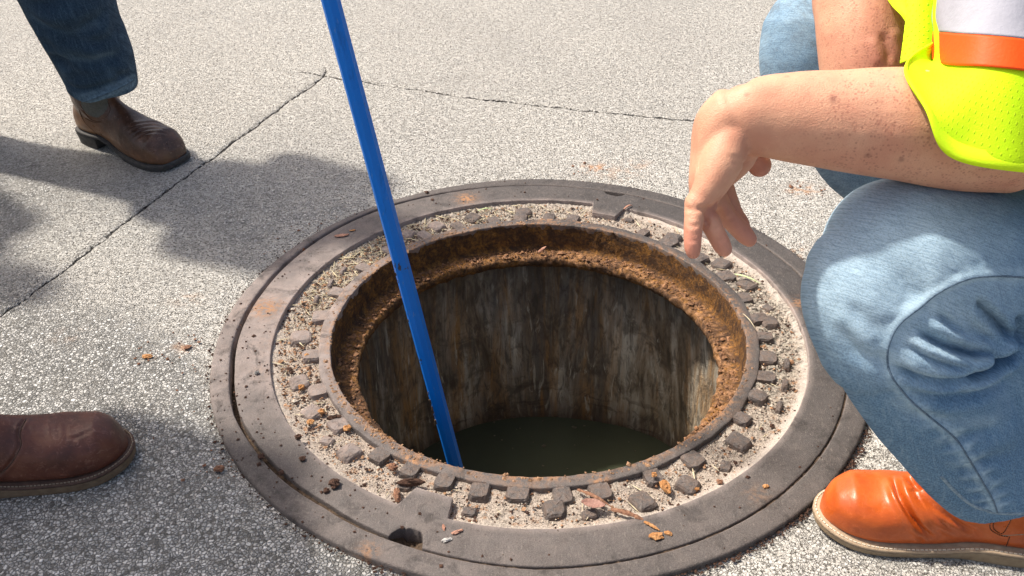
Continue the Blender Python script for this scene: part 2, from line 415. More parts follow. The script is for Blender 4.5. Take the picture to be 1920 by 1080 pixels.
def m_skin():
    a = M('skin')
    c = a.mix(a.ramp(a.noise(26, 4), [(.35, 0.0), (.65, 1.0)]), (.66, .355, .225), (.58, .27, .17))
    c = a.mix(a.at('red'), c, (.55, .20, .145))
    fk = a.ramp(a.voro(300), [(.22, 1.0), (.48, 0.0)]); fk2 = a.ramp(a.noise(85, 4, .75), [(.45, 0.0), (.53, 1.0)])
    c = a.mix(a.math('MULTIPLY', a.math('MULTIPLY', fk, fk2), a.math('MULTIPLY', a.at('freckle'), .6)), c, (.34, .13, .085))
    c = a.mix(a.at('mole'), c, (.20, .07, .05))
    nb = a.bump(a.voro(620), .0005, .5); nb = a.bump(a.noise(75, 5, .65), .0010, .55, nb)
    return a.out(c, .55, nb, spec=.4, Subsurface_Weight=.06, Subsurface_Radius=(.010, .004, .002), Subsurface_Scale=1.0)
def m_leather(name, c1, c2, c3, rough, scuff=.5, bs=.0008):
    a = M(name)
    c = a.ramp(a.noise(22, 5, .6), [(.3, c1), (.55, c2), (.75, c3)])
    sc = a.math('MULTIPLY', a.ramp(a.noise(90, 5, .7, 1.5), [(.55, 0.0), (.72, 1.0)]), scuff)
    c = a.mix(sc, c, tuple(min(1, x*1.5+.08) for x in c3))
    c = a.mix(a.at('tan'), c, (.36, .18, .075))
    c = a.mix(a.at('grime'), c, tuple(x*.35 for x in c1))
    nb = a.bump(a.voro(520, 'DISTANCE_TO_EDGE'), bs*.5, .5); nb = a.bump(a.noise(60, 4), bs*2, .7, nb)
    r = a.ramp(a.noise(50, 4), [(.3, rough), (.7, min(1, rough+.18))])
    return a.out(c, r, nb, spec=.5)
def m_vest(name, c, mesh=True):
    a = M(name); base = a.mix(a.noise(30, 3), c, tuple(x*.9 for x in c)); nb = a.bump(a.noise(700, 2), .0006, .5)
    if mesh:
        u = a.at('u'); v = a.at('v')
        row = a.math('FLOOR', a.math('DIVIDE', v, .0085)); fv = a.math('FRACT', a.math('DIVIDE', v, .0085))
        off = a.math('MULTIPLY', a.math('MODULO', row, 2.0), .5)
        fu = a.math('FRACT', a.math('ADD', a.math('DIVIDE', u, .0115), off))
        du = a.math('MULTIPLY', a.math('SUBTRACT', fu, .5), .0115); dv = a.math('MULTIPLY', a.math('SUBTRACT', fv, .5), .006)
        d = a.math('SQRT', a.math('ADD', a.math('MULTIPLY', du, du), a.math('MULTIPLY', dv, dv)))
        hole = a.ramp(a.math('MULTIPLY', d, 100.), [(.07, 1.0), (.15, 0.0)])
        hole = a.math('MULTIPLY', hole, a.at('holes'))
        base = a.mix(a.math('MULTIPLY', hole, .8), base, tuple(x*.5 for x in (c[0]*1.1, c[1]*.9, .01)))
        nb = a.bump(a.math('SUBTRACT', 1.0, hole), .0008, .8, nb)
    return a.out(base, .75, nb, spec=.3)

MG = m_ground(); MI = m_iron(); MR = m_rust('rusted_iron'); MW = m_wall(); MS = m_sand()
MSK = m_skin()

# ================================================================== GROUND
def axis(segs):
    out = [segs[0][0]]
    for a, b, s0, s1 in segs:
        n = max(1, int(round((b-a)/((s0+s1)/2)))); t = (np.arange(1, n+1))/n
        x = a+(b-a)*(s0*t+(s1-s0)*t*t/2)/((s0+s1)/2); out += list(x)
    return np.array(out)
CR1 = np.array([G(612, 128)[:2], G(606, 143)[:2], G(520, 205)[:2], G(430, 270)[:2], G(355, 325)[:2], G(215, 430)[:2], G(100, 520)[:2], G(0, 592)[:2], [-1.3, -.75]])
CR2 = np.array([G(563, 135)[:2], G(615, 143)[:2], G(760, 165)[:2], G(900, 185)[:2], G(1100, 208)[:2], G(1310, 226)[:2], G(1500, 240)[:2], [2.4, .80]])
def pl_dist(P, L):
    d = np.full(len(P), 9.)
    for a, b in zip(L[:-1], L[1:]):
        ab = b-a; t = np.clip(((P-a)@ab)/(ab@ab), 0, 1); d = np.minimum(d, np.linalg.norm(P-(a+t[:, None]*ab), axis=1))
    return d
CLAY = [(1115, 315, .035, 1), (1195, 308, .03, .5), (1505, 355, .035, .9), (345, 650, .018, .8), (278, 668, .012, .9), (1160, 325, .05, .35), (1490, 470, .03, .5), (1010, 342, .02, .5), (352, 560, .03, .3), (130, 630, .03, .2)]
def build_ground():
    xs = axis([(-60, -8, 12, 2), (-8, -2.5, 1, .02), (-2.5, -.95, .0075, .0048), (-.95, .95, .0045, .0045), (.95, 2.3, .0048, .0075), (2.3, 8, .02, 1), (8, 60, 2, 12)])
    ys = axis([(-60, -4, 12, 1), (-4, -.9, .5, .01), (-.9, -.15, .0045, .0045), (-.15, 2.5, .0045, .0075), (2.5, 8, .02, 1), (8, 60, 2, 12)])
    nx, ny = len(xs), len(ys)
    X, Y = np.meshgrid(xs, ys); P = np.c_[X.ravel(), Y.ravel()]
    r = np.hypot(P[:, 0], P[:, 1])
    core = (np.abs(P[:, 0]) < 2.6) & (P[:, 1] > -1) & (P[:, 1] < 2.6)
    # dust worked into the surface, thinned to paint in the lower left shade
    big = vnoise(P, 3.2, 9, 3); med = vnoise(P, 24, 12, 3)
    lit_dust = sstep(-.30, .12, P[:, 1]+.25*(P[:, 0]+.5)+.12*big)
    lit_dust = np.maximum(lit_dust, .68*sstep(-.05, .35, P[:, 0]+.15*big))
    blob = np.exp(-(((P[:, 0]+.60)/.34)**2+((P[:, 1]-.50)/.25)**2)**2)  # painted shade: less dust where the standing man's shadow falls
    shade_l = np.exp(-((P[:, 0]+1.25)/.3)**2-((P[:, 1]-.35)/.5)**2)  # shadow at the left edge, put in by thinning the dust
    dust = np.clip(lit_dust*(.78+.25*big+.22*med)-.30*blob-.35*shade_l, .06, 1)
    ring_d = np.exp(-((r-.6)/.05)**2); dust = np.clip(dust+.25*ring_d, 0, 1)
    h = .0011*vnoise(P, 70, 20, 2)*(1.15-dust)+.0014*vnoise(P, 14, 22, 2)
    h = h*core
    w1 = pl_dist(P+.004*np.c_[vnoise(P, 30, 41), vnoise(P, 30, 42)]+.003*np.c_[vnoise(P, 120, 43), vnoise(P, 120, 44)], CR1)
    w2 = pl_dist(P+.006*np.c_[vnoise(P, 26, 45), vnoise(P, 26, 46)]+.003*np.c_[vnoise(P, 120, 47), vnoise(P, 120, 48)], CR2)
    cw1 = .0042*(1+.5*vnoise(P, 20, 50)); cw2 = .0040*(.9+.9*vnoise(P, 9, 51))
    cr = np.maximum(np.exp(-(w1/cw1)**2), np.exp(-(w2/np.maximum(.001, cw2))**2))*core
    h = h-.005*cr-.0015*np.exp(-(w1/.015)**2)*core
    h = h-.003*sstep(.66, .602, r)-.003*sstep(.05, .5, P[:, 0]-P[:, 1])*sstep(.70, .61, r)
    clay = np.zeros(len(P))
    for px, py, s, a in CLAY:
        c = G(px, py)[:2]; d = np.hypot((P[:, 0]-c[0])/1.0, (P[:, 1]-c[1])/.75)/s
        clay = np.maximum(clay, a*np.exp(-d*d)*sstep(-.25, .35, vnoise(P, 90, 61, 3)))
    V = np.c_[P, h].astype(np.float32)
    I = np.arange(nx*ny).reshape(ny, nx)
    F = np.stack([I[:-1, :-1], I[:-1, 1:], I[1:, 1:], I[1:, :-1]], -1).reshape(-1, 4)
    keep = ~((r[F] < .594).all(1)); F = F[keep]
    used = np.zeros(len(V), bool); used[F.ravel()] = True; mp = np.cumsum(used)-1
    me = mesh_np('ground', V[used], mp[F], True)
    attr(me, 'dust', dust[used]); attr(me, 'clay', clay[used]); attr(me, 'cd', np.clip(np.minimum(w1, np.where(P[:, 0] > -3, w2-.0006+.0022*np.clip(vnoise(P, 7, 77), 0, 1), 9)), 0, .08)[used])
    o = obj('ground', me, MG); tag(o, 'pale exposed aggregate pavement with a cracked joint', kind='structure')
build_ground()

# ================================================================== MANHOLE FRAME
frame = empty('manhole_frame', (0, 0, 0))
tag(frame, 'round cast iron manhole frame with rusty open throat and sandy studded ring', 'manhole frame')
ZT = .008                                               # top of the iron
def ang_interp(tab, th):
    a = np.array(sorted(tab)); x = np.r_[a[:, 0]-360, a[:, 0], a[:, 0]+360]; y = np.tile(a[:, 1], 3)
    return np.interp((th+180) % 360-180, x, y)
GAPR = [(-90, .565), (-112, .556), (-125, .549), (-141, .555), (-154, .561), (-166, .558), (-176, .561), (167, .563), (159, .567), (141, .575), (130, .577), (104, .570), (91, .566), (75, .561), (0, .560), (-45, .560)]
def band(name, r0f, r1f, ztop, zbot0, zbot1, bev, mat, N=1440, mid=5, wav=.0006, seed=0, dustf=None, rustf=None, extra=None):
    th = np.linspace(-180, 180, N, endpoint=False); t = np.radians(th)
    r0 = r0f(th); r1 = r1f(th)
    prof = [(0, 0, zbot0, 0), (0, 0, ztop-bev, 0), (0, bev*.35, ztop-bev*.3, 0), (0, bev, ztop, 0)]
    for k in range(1, mid): prof.append((k/mid, None, ztop, 0))
    prof += [(1, -bev, ztop, 0), (1, -bev*.35, ztop-bev*.3, 0), (1, 0, ztop-bev, 0), (1, 0, zbot1, 0)]
    V = []
    for f, off, z, _ in prof:
        if off is None: r = (r0+bev)+(r1-bev-r0-bev)*f
        else: r = (r0 if f == 0 else r1)+off
        x, y = r*np.cos(t), r*np.sin(t); q = np.c_[x, y]
        zz = z+wav*vnoise(q, 14, seed, 2)+(wav*.5*vnoise(q, 90, seed+5) if off is not None else 0)
        if extra is not None: zz = zz+extra(r, th, z)
        V.append(np.c_[x, y, zz])
    k = len(prof); V = np.vstack(V); i = np.arange(N); F = []
    for a in range(k-1):
        F.append(np.stack([a*N+i, (a+1)*N+i, (a+1)*N+(i+1) % N, a*N+(i+1) % N], -1))
    me = mesh_np(name, V, np.vstack(F), True)
    er = np.zeros((k, N)); er[:3] = 1.0 if name == 'cover_band' else .25; er[3] = .35 if name == 'cover_band' else 0
    iron_attrs(me, V, er.ravel())
    o = obj(name, me, mat, frame)
    return o
RUSTY = [(500, 583, .030, 1.), (875, 378, .022, 1.2), (1030, 409, .03, 1), (1085, 412, .03, .8), (770, 868, .022, 1.1), (1125, 905, .014, 1.), (1068, 672, .01, .5), (1500, 575, .02, .7), (1395, 660, .01, .3), (800, 870, .02, .7), (690, 1040, .015, .7), (620, 560, .04, .6), (560, 640, .05, .4), (1420, 935, .02, .25), (505, 700, .03, .15)]
def iron_attrs(me, V, edge=0.0):
    P = V[:, :2]; th = np.degrees(np.arctan2(P[:, 1], P[:, 0]))
    # dust lies thick on the left, thin on the right
    d = .04+.86*np.exp(-((np.abs((th-178+180) % 360-180))/52)**2)*sstep(-.36, -.12, P[:, 1])+.14*np.exp(-((th+75)/38)**2)+.12*vnoise(P, 7, 77, 3)
    d = d+.22*np.exp(-((np.abs((th+128+180) % 360-180))/35)**2)
    attr(me, 'dust', np.clip(d+edge*1.1, 0, 1.4))
    ru = np.zeros(len(P))
    for px, py, s, a in RUSTY:
        c = G(px, py)[:2]; dd = np.hypot(P[:, 0]-c[0], P[:, 1]-c[1])/s; ru = np.maximum(ru, a*np.exp(-dd*dd))
    rr = np.hypot(P[:, 0], P[:, 1]); ru = np.maximum(ru, (.55+.45*vnoise(P, 12, 8))*np.exp(-((rr-.389)/.009)**2)); ru = np.maximum(ru, .5*np.clip(vnoise(P, 9, 91, 2), 0, 1)*(rr < .43))
    attr(me, 'rust', np.clip(ru, 0, 1))
def cst(v): return lambda th: np.full(len(th), v)
gap_r = lambda th: ang_interp(GAPR, th)
def gap_w(th):
    d = (th-168+180) % 360-180                           # open on the left and top left
    return .0016+.0065*sstep(78, 30, np.abs(d))+.0045*np.exp(-((th+128)/15)**4)
outer_r = lambda th: .600+.0012*vnoise(np.c_[np.cos(np.radians(th)), np.sin(np.radians(th))], 6, 5, 3)
band('outer_rim', lambda th: gap_r(th)+gap_w(th)/1.0, outer_r, ZT, -.028, -.03, .0035, MI, seed=1, mid=4)
def tabbed(th):
    r = np.full(len(th), .4945)
    for c, hw in ((-110.2, 4.3), (70.6, 3.9)):
        s = sstep(hw+.55, hw-.55, np.abs(th-c)); r = r-.042*s
    return r+.0006*vnoise(np.c_[np.cos(np.radians(th)), np.sin(np.radians(th))], 18, 15, 2)
# the pick holes are notches in the flat band beside the seam
HOLES = [(-110.0, 2.45, .029), (71.0, 2.3, .016)]
def band_outer(th):
    r = gap_r(th)-.001
    for c, hw, dp in HOLES:
        x = (th-c)/hw; r = r-np.where(np.abs(x) < 1.15, dp*np.clip(1-np.abs(x)**2.2/1.15**2.2, 0, 1)**.7*(1+.22*vnoise(np.c_[th, th*0], 1.1, 88, 2)), 0)
    return r
band('cover_band', tabbed, band_outer, ZT, -.012, -.028, .0022, MI, seed=3, mid=6, wav=.0005, N=2160)
def seam_bed():                                          # dirt packed in the seam and in the pick holes
    N = 900; th = np.linspace(-180, 180, N, endpoint=False); t = np.radians(th); K = 14
    V = []
    for k in range(K):
        u = k/(K-1); r = .512+(.594-.512)*u
        q = np.c_[r*np.cos(t), r*np.sin(t)]
        lvl = -.022+.0255*sstep(25, 62, np.abs((th-168+180) % 360-180))
        hole = sum(np.exp(-((th-c)/hw)**4) for c, hw, _ in HOLES)
        z = lvl*1.0-.006*np.exp(-((th+128)/16)**4)-.022*np.clip(hole, 0, 1)*(abs(r-.545) < .03)+.0035*vnoise(q, 160, 31, 3)
        z = np.minimum(z, ZT-.0012)
        V.append(np.c_[q, z])
    V = np.vstack(V); i = np.arange(N)
    F = np.vstack([np.stack([a*N+i, (a+1)*N+i, (a+1)*N+(i+1) % N, a*N+(i+1) % N], -1) for a in range(K-1)])
    o = obj('seam_dirt', mesh_np('seam_dirt', V, F), m_simple('seam_dirt_brown', (.022, .016, .012), (.13, .09, .062), 140, .95, .002, 500, .2), frame)
seam_bed()
# lip round the opening, studded on the outside
def lip_out(th):
    return .4105+.0035*vnoise(np.c_[np.cos(np.radians(th)), np.sin(np.radians(th))], 9, 25, 2)
def lip_in(th):
    return .3875+.0013*vnoise(np.c_[np.cos(np.radians(th)), np.sin(np.radians(th))], 30, 26, 3)+.001*vnoise(np.c_[np.cos(np.radians(th)), np.sin(np.radians(th))], 6, 27, 2)
band('throat_lip', lip_in, lip_out, ZT-.003, -.010, -.014, .0022, MI, seed=7, mid=4, wav=.0008)
def lump_mesh(name, w_, l_, h_, seed, mat, taper=.72, top_noise=.0012, dust=.22):
    rr = random.Random(seed); V = []; F = []; skew = rr.uniform(.03, .12); ph0 = rr.uniform(0, 6.28)
    rows = [(1.12, -.010), (1.0, 0.0), ((1+taper)/2, h_*.72), (taper, h_), (taper*.5, h_*1.06)]
    n = 16
    for s, z in rows:
        for k in range(n):
            a = 2*math.pi*(k+.5)/n; p = 4.5
            cx = math.copysign(abs(math.cos(a))**(2/p), math.cos(a)); cy = math.copysign(abs(math.sin(a))**(2/p), math.sin(a))
            j = 1+rr.uniform(-.06, .06)+skew*math.cos(a+ph0)
            V.append((cx*w_/2*s*j, cy*l_/2*s*j, z+rr.uniform(-1, 1)*top_noise*.5))
    V.append((0, 0, h_*1.08))
    for i in range(len(rows)-1):
        for k in range(n):
            F.append((i*n+k, i*n+(k+1) % n, (i+1)*n+(k+1) % n, (i+1)*n+k))
    b = (len(rows)-1)*n
    for k in range(n): F.append((b+k, b+(k+1) % n, len(V)-1))
    me = mesh_np(name, V, F, False); me.materials.append(mat)
    attr(me, 'dust', np.full(len(V), dust)); attr(me, 'rust', np.full(len(V), .12))
    return me
stud_me = [lump_mesh('stud', .036, .034, .0115, s, MI) for s in range(4)]
low_me = [lump_mesh('stud', .026, .020, .0085, s+20, MI) for s in range(2)]
ridge_me = [lump_mesh('stud', .012, .030, .012, s+30, MI, .6) for s in range(2)]
tooth_me = [lump_mesh('tooth', .036, .033, .0125, s+40, MI, .86) for s in range(4)]
DUSTY = {}
for lst, args in ((stud_me, (.036, .034, .0115, 0)), (low_me, (.026, .020, .0085, 20)), (ridge_me, (.012, .030, .012, 30)), (tooth_me, (.036, .033, .0125, 40))):
    for k_, me_ in enumerate(lst):
        DUSTY[me_.name] = lump_mesh('dusty_stud', *args[:3], args[3]+k_, MI, {30: .6, 40: .86}.get(args[3], .72), dust=.85)
def put(me, name, r, th, rot=0.0, z=-.0065, sc=(1, 1, 1)):
    if th > 115 or th < -128: me = DUSTY[me.name]
    o = obj(name, me, None, frame); t = math.radians(th)
    o.location = (r*math.cos(t), r*math.sin(t), z); o.rotation_euler = (random.uniform(-.05, .05), random.uniform(-.05, .05), t+rot)
    o.scale = sc
    return o
TEETH = [(-3.3, 1), (-11.2, 1), (-19.6, .9), (-27.7, .9), (-35.7, 1), (-54.2, 1.15), (-64.8, 1.15), (-76.4, 1.1), (-85.5, .9), (-93.8, 1.05), (-102, 1), (-110, .95), (-118, 1), (-126, 1.05),
         (5, .9), (13.7, 1.15), (25.7, 1), (36.1, 1), (47.5, 1), (56.5, .8), (78.6, .9), (86, 1), (95.5, .9), (103.8, 1), (114.5, .8), (125.4, .9), (138, .8), (150, .8), (163, .85), (175, 1.0), (-168.5, 1.05), (-154.5, 1.05), (-142, 1)]
for i, (th, s) in enumerate(TEETH):
    q = random.Random(i*7+3); put(tooth_me[i % 4], 'tooth', .4225+q.uniform(-.003, .003), th+q.uniform(-.7, .7), q.uniform(-.14, .14), z=-.0078+q.uniform(-.0022, .0004), sc=(q.uniform(.9, 1.15), s*q.uniform(.82, 1.16), 1))
for i, (th, r, rot) in enumerate([(-43, .444, .1), (-59.9, .460, .35), (-70, .459, .2), (-86.7, .450, .1), (-132.7, .449, .05), (-148.6, .448, .25), (-160, .447, .2), (-176.8, .447, .15), (19.8, .451, .3), (31, .449, .3), (93.9, .451, .1), (108.9, .451, .3), (120, .450, .3), (129, .455, .5), (48.6, .447, .2), (3.1, .443, .05)]):
    q = random.Random(i*5+1); put(stud_me[i % 4], 'stud', r, th, rot+q.uniform(-.15, .15), z=-.0074+q.uniform(-.0015, .0006), sc=(q.uniform(.92, 1.22), q.uniform(.95, 1.25), 1))
for i, (th, r, rot) in enumerate([(-50.1, .463, .6), (-80.3, .464, .1), (-102.6, .466, .1), (-138.7, .458, .4), (9.5, .456, .4), (63.8, .466, .2), (-117, .452, .4)]):
    put(low_me[i % 2], 'stud', r, th, rot+math.pi/2, z=-.0088)
for i, (th, r, rot) in enumerate([(-12.6, .459, .05), (-20, .460, .08), (-27.8, .463, .1), (153, .453, .2), (159.5, .451, .2), (167.3, .451, .2)]):
    put(ridge_me[i % 2], 'stud', r, th, rot, z=-.0078)
# rusted throat and the rough seat below it
def throat():
    N = 1100; th = np.linspace(-180, 180, N, endpoint=False); t = np.radians(th)
    U = np.c_[np.cos(t), np.sin(t)]
    prof = [(.3885, .0035), (.3872, -.004)] + [(.387-.004*k/7, -.004-.048*k/7) for k in range(1, 8)] + [(.378, -.0555), (.372, -.0565), (.366, -.057), (.360, -.057), (.354, -.0575), (.349, -.0585), (.345, -.060), (.3435, -.064), (.343, -.070), (.345, -.077), (.350, -.083), (.358, -.086), (.372, -.087), (.40, -.088)]
    V = []; pale = []
    for k, (r, z) in enumerate(prof):
        q = np.c_[U*r, np.full(N, z)]
        seat = 1.0 if k > 8 else .0
        edge = math.exp(-((k-16)/3.)**2)
        rad = r+(.0012 if k > 1 else 0)*vnoise(q, 90, 3, 3)+edge*(.006*vnoise(q*[1, 1, .2], 22, 8, 3)+.005*vnoise(q, 75, 9, 3))
        zz = z+seat*(.0035*vnoise(q, 55, 11, 3)+.0025*vnoise(q, 170, 13, 2))
        if 2 <= k <= 8: rad = rad-.0012*np.clip(vnoise(q, 200, 15, 2), 0, 1)
        V.append(np.c_[U*rad[:, None], zz])
        side = .35+.65*sstep(-.2, .35, U[:, 0]*.9+U[:, 1]*.25)  # sunlit right side made paler in the rust colour
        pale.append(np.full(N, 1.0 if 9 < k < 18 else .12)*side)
    V = np.vstack(V); i = np.arange(N); K = len(prof)
    F = np.vstack([np.stack([a*N+i, a*N+(i+1) % N, (a+1)*N+(i+1) % N, (a+1)*N+i], -1) for a in range(K-1)])
    me = mesh_np('rusted_throat', V, F); attr(me, 'pale', np.concatenate(pale)); attr(me, 'dust', np.zeros(len(V))); attr(me, 'rust', np.ones(len(V)))
    obj('rusted_throat', me, MR, frame)
throat()
# sand lying in the studded channel
def sand():
    N = 1800; K = 44; th = np.linspace(-180, 180, N, endpoint=False); t = np.radians(th); U = np.c_[np.cos(t), np.sin(t)]
    ro = tabbed(th)+.003; V = []; rough = []; pl = []
    top = sstep(25, 95, th)                               # trash lies thick along the far left side
    for k in range(K):
        r = .401+(ro-.401)*k/(K-1); q = U*r[:, None]
        lump = vnoise(q, 40, 51, 3); f = vnoise(q, 330, 52, 2); g = vnoise(q, 150, 55, 2)
        rgh = np.clip(.15+1.0*np.exp(-((th-5)/38)**2)+.55*np.exp(-((th-150)/45)**2)+.5*np.exp(-((th-100)/30)**2)+.3*lump-.6*sstep(.465, .492, r)*(np.abs(th) < 60), 0, 1)
        bank = .0055*sstep(.468, .495, r)*(1-.6*np.exp(-((th-170)/70)**2))
        lipb = .0075*np.clip(vnoise(q, 26, 58, 3)+.12, 0, 1)*sstep(.445, .414, r)-.004*sstep(.409, .402, r)
        z = -.0062+.0030*lump+bank+lipb+(.0008+.0026*rgh)*f+(.0004+.0024*rgh)*g
        pl.append(sstep(.472, .492, r)*(.35+.65*np.exp(-((th-5)/75)**2)))
        V.append(np.c_[q, np.minimum(z, ZT-.0020)]); rough.append(np.clip(rgh*1.1*sstep(-.5, .1, g+.5*f), 0, 1))
    V = np.vstack(V); i = np.arange(N)
    F = np.vstack([np.stack([a*N+i, (a+1)*N+i, (a+1)*N+(i+1) % N, a*N+(i+1) % N], -1) for a in range(K-1)])
    me = mesh_np('channel_sand', V, F); attr(me, 'rough', np.concatenate(rough)); attr(me, 'pale', np.clip(np.concatenate(pl), 0, 1))
    o = obj('channel_sand', me, MS); tag(o, 'cream sand and grit filling the studded channel of the manhole ring', 'sand', kind='stuff')
sand()
# ================================================================== SHAFT AND WATER
def shaft():
    N = 360; K = 44; th = np.linspace(-180, 180, N, endpoint=False); t = np.radians(th); U = np.c_[np.cos(t), np.sin(t)]
    V = []; A = []
    for k in range(K):
        z = -.086-.56*k/(K-1); q = np.c_[U*.385, np.full(N, z)]
        b = k/(K-1)
        r = .384+.055*b*np.exp(-((th-38)/26)**2)+.002*vnoise(q*[1, 1, .3], 14, 4, 3)+.0012*vnoise(q, 60, 6, 2)
        if z < -.52: r = r-.004*sstep(-.52, -.56, np.array([z]))
        V.append(np.c_[U*r[:, None], np.full(N, z)]); A.append(t*.385)
    V = np.vstack(V); i = np.arange(N)
    F = np.vstack([np.stack([a*N+i, a*N+(i+1) % N, (a+1)*N+(i+1) % N, (a+1)*N+i], -1) for a in range(K-1)])
    me = mesh_np('shaft_wall', V, F); attr(me, 'ang', np.concatenate(A))
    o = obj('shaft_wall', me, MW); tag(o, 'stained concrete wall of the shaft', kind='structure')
    n = 96; V = [(0, 0, -.562)]+[(.5*math.cos(2*math.pi*k/n), .5*math.sin(2*math.pi*k/n), -.562) for k in range(n)]
    F = [(0, 1+k, 1+(k+1) % n) for k in range(n)]
    a = M('murky_water'); c = a.mix(a.noise(5, 3), (.036, .042, .026), (.080, .088, .056))
    nb = a.bump(a.noise(9, 3, stretch=(1, 2.5, 1)), .004, .35)
    o = obj('water', mesh_np('water', V, F), a.out(c, .14, nb, spec=.3)); tag(o, 'still murky water at the bottom of the shaft', kind='structure')
def scum():
    rg = np.random.default_rng(5); V = []; F = []; n = 0
    for i in range(150):
        t = rg.uniform(0, 6.28); r = .39*rg.uniform(0, 1)**.35; s = rg.lognormal(-6.1, .5); k = 6
        c = np.array([r*math.cos(t), r*math.sin(t), -.5612]); a0 = rg.uniform(0, 6.28)
        for z in (0, .0012):
            for j in range(k):
                q = a0+2*math.pi*j/k; V.append(c+[s*math.cos(q)*rg.uniform(.6, 1.3), s*math.sin(q)*rg.uniform(.5, 1), z])
        F += [tuple(range(n, n+k)), tuple(range(n+k, n+2*k))]+[(n+j, n+(j+1) % k, n+k+(j+1) % k, n+k+j) for j in range(k)]; n += 2*k
    o = obj('floating_scum', mesh_np('floating_scum', V, F, False), m_simple('scum_brown', (.06, .05, .03), (.16, .14, .09), 90, .9)); tag(o, 'thin scum and specks floating on the dark shaft water', 'scum', kind='stuff')
shaft()
scum()
# ================================================================== POLE
def pole():
    a = W(620, 0, 1.36); b = W(857, 886, 1.76); d = nrm(b-a)
    bot = a+d*((-.60-a[2])/d[2]); top = a-d*((1.45-a[2])/-d[2])
    root = empty('probe_pole', bot); tag(root, 'blue painted steel pole standing in the open manhole', 'pole')
    v = nrm(a-CAMP); sd = nrm(np.cross(d, v)); fw = np.cross(sd, d)
    n = 8; L = np.linspace(0, 1, 60); V = []
    th = np.radians([-67, -23, 23, 67, 113, 157, 203, 247]+0*np.arange(8))+R_(12)
    rad = .0140
    for l in L:
        c = bot+(top-bot)*l
        for k in range(n):
            V.append(c+rad*(math.cos(th[k])*sd+math.sin(th[k])*fw)*(1.0 if k % 2 else .985))
    F = [(i*n+k, i*n+(k+1) % n, (i+1)*n+(k+1) % n, (i+1)*n+k) for i in range(len(L)-1) for k in range(n)]
    F += [tuple(range(n)), tuple((len(L)-1)*n+k for k in range(n-1, -1, -1))]
    m_ = M('blue_paint'); base = m_.mix(m_.noise(12, 3), (.0, .155, .62), (.0, .175, .68))
    chipm = m_.ramp(m_.noise(42, 5, .7, stretch=(1, 1, .45)), [(.655, 0.0), (.67, 1.0)])
    base = m_.mix(m_.ramp(m_.noise(26, 6, .75, stretch=(1, 1, .3)), [(.56, 0.0), (.66, .45)]), base, (.0, .06, .26))
    base = m_.mix(m_.ramp(m_.noise(150, 4, .7, stretch=(1, 1, .2)), [(.62, 0.0), (.70, .5)]), base, (.16, .26, .42))
    c = m_.mix(chipm, base, (.05, .045, .04)); r = m_.mix(chipm, (.42, .42, .42), (.7, .7, .7))
    nb = m_.bump(m_.noise(90, 3), .0012, .35)
    me = mesh_np('shaft_bar', V, F, False); obj('bar', me, m_.out(c, r, nb, spec=.3), root)
    # scraped patches of bare steel and rust along the left edge
    o = []
    for px, py, s in [(803, 741, .006), (806, 755, .007), (810, 768, .008), (813, 781, .006), (741, 515, .004), (771, 585, .003)]:
        t = (py-0)/886.; c = a+(b-a)*(t*1.36/(1.76-(1.76-1.36)*t))
        for q in range(4):
            rr = random.uniform(.4, 1)*s
            o.append(box(c-sd*(.0135*(1 if px < 800 or 1 else 0))-fw*.004+d*random.uniform(-.012, .012)+sd*random.uniform(-.001, .002), (rr*.5, rr*.4, rr*1.6), np.c_[sd, fw, d]))
    tag(obj('rust_scabs', mesh_np('rust_scab', *join(o), False), m_simple('scraped_steel', (.03, .025, .02), (.22, .12, .06), 300, .8), root), kind='stuff')
pole()
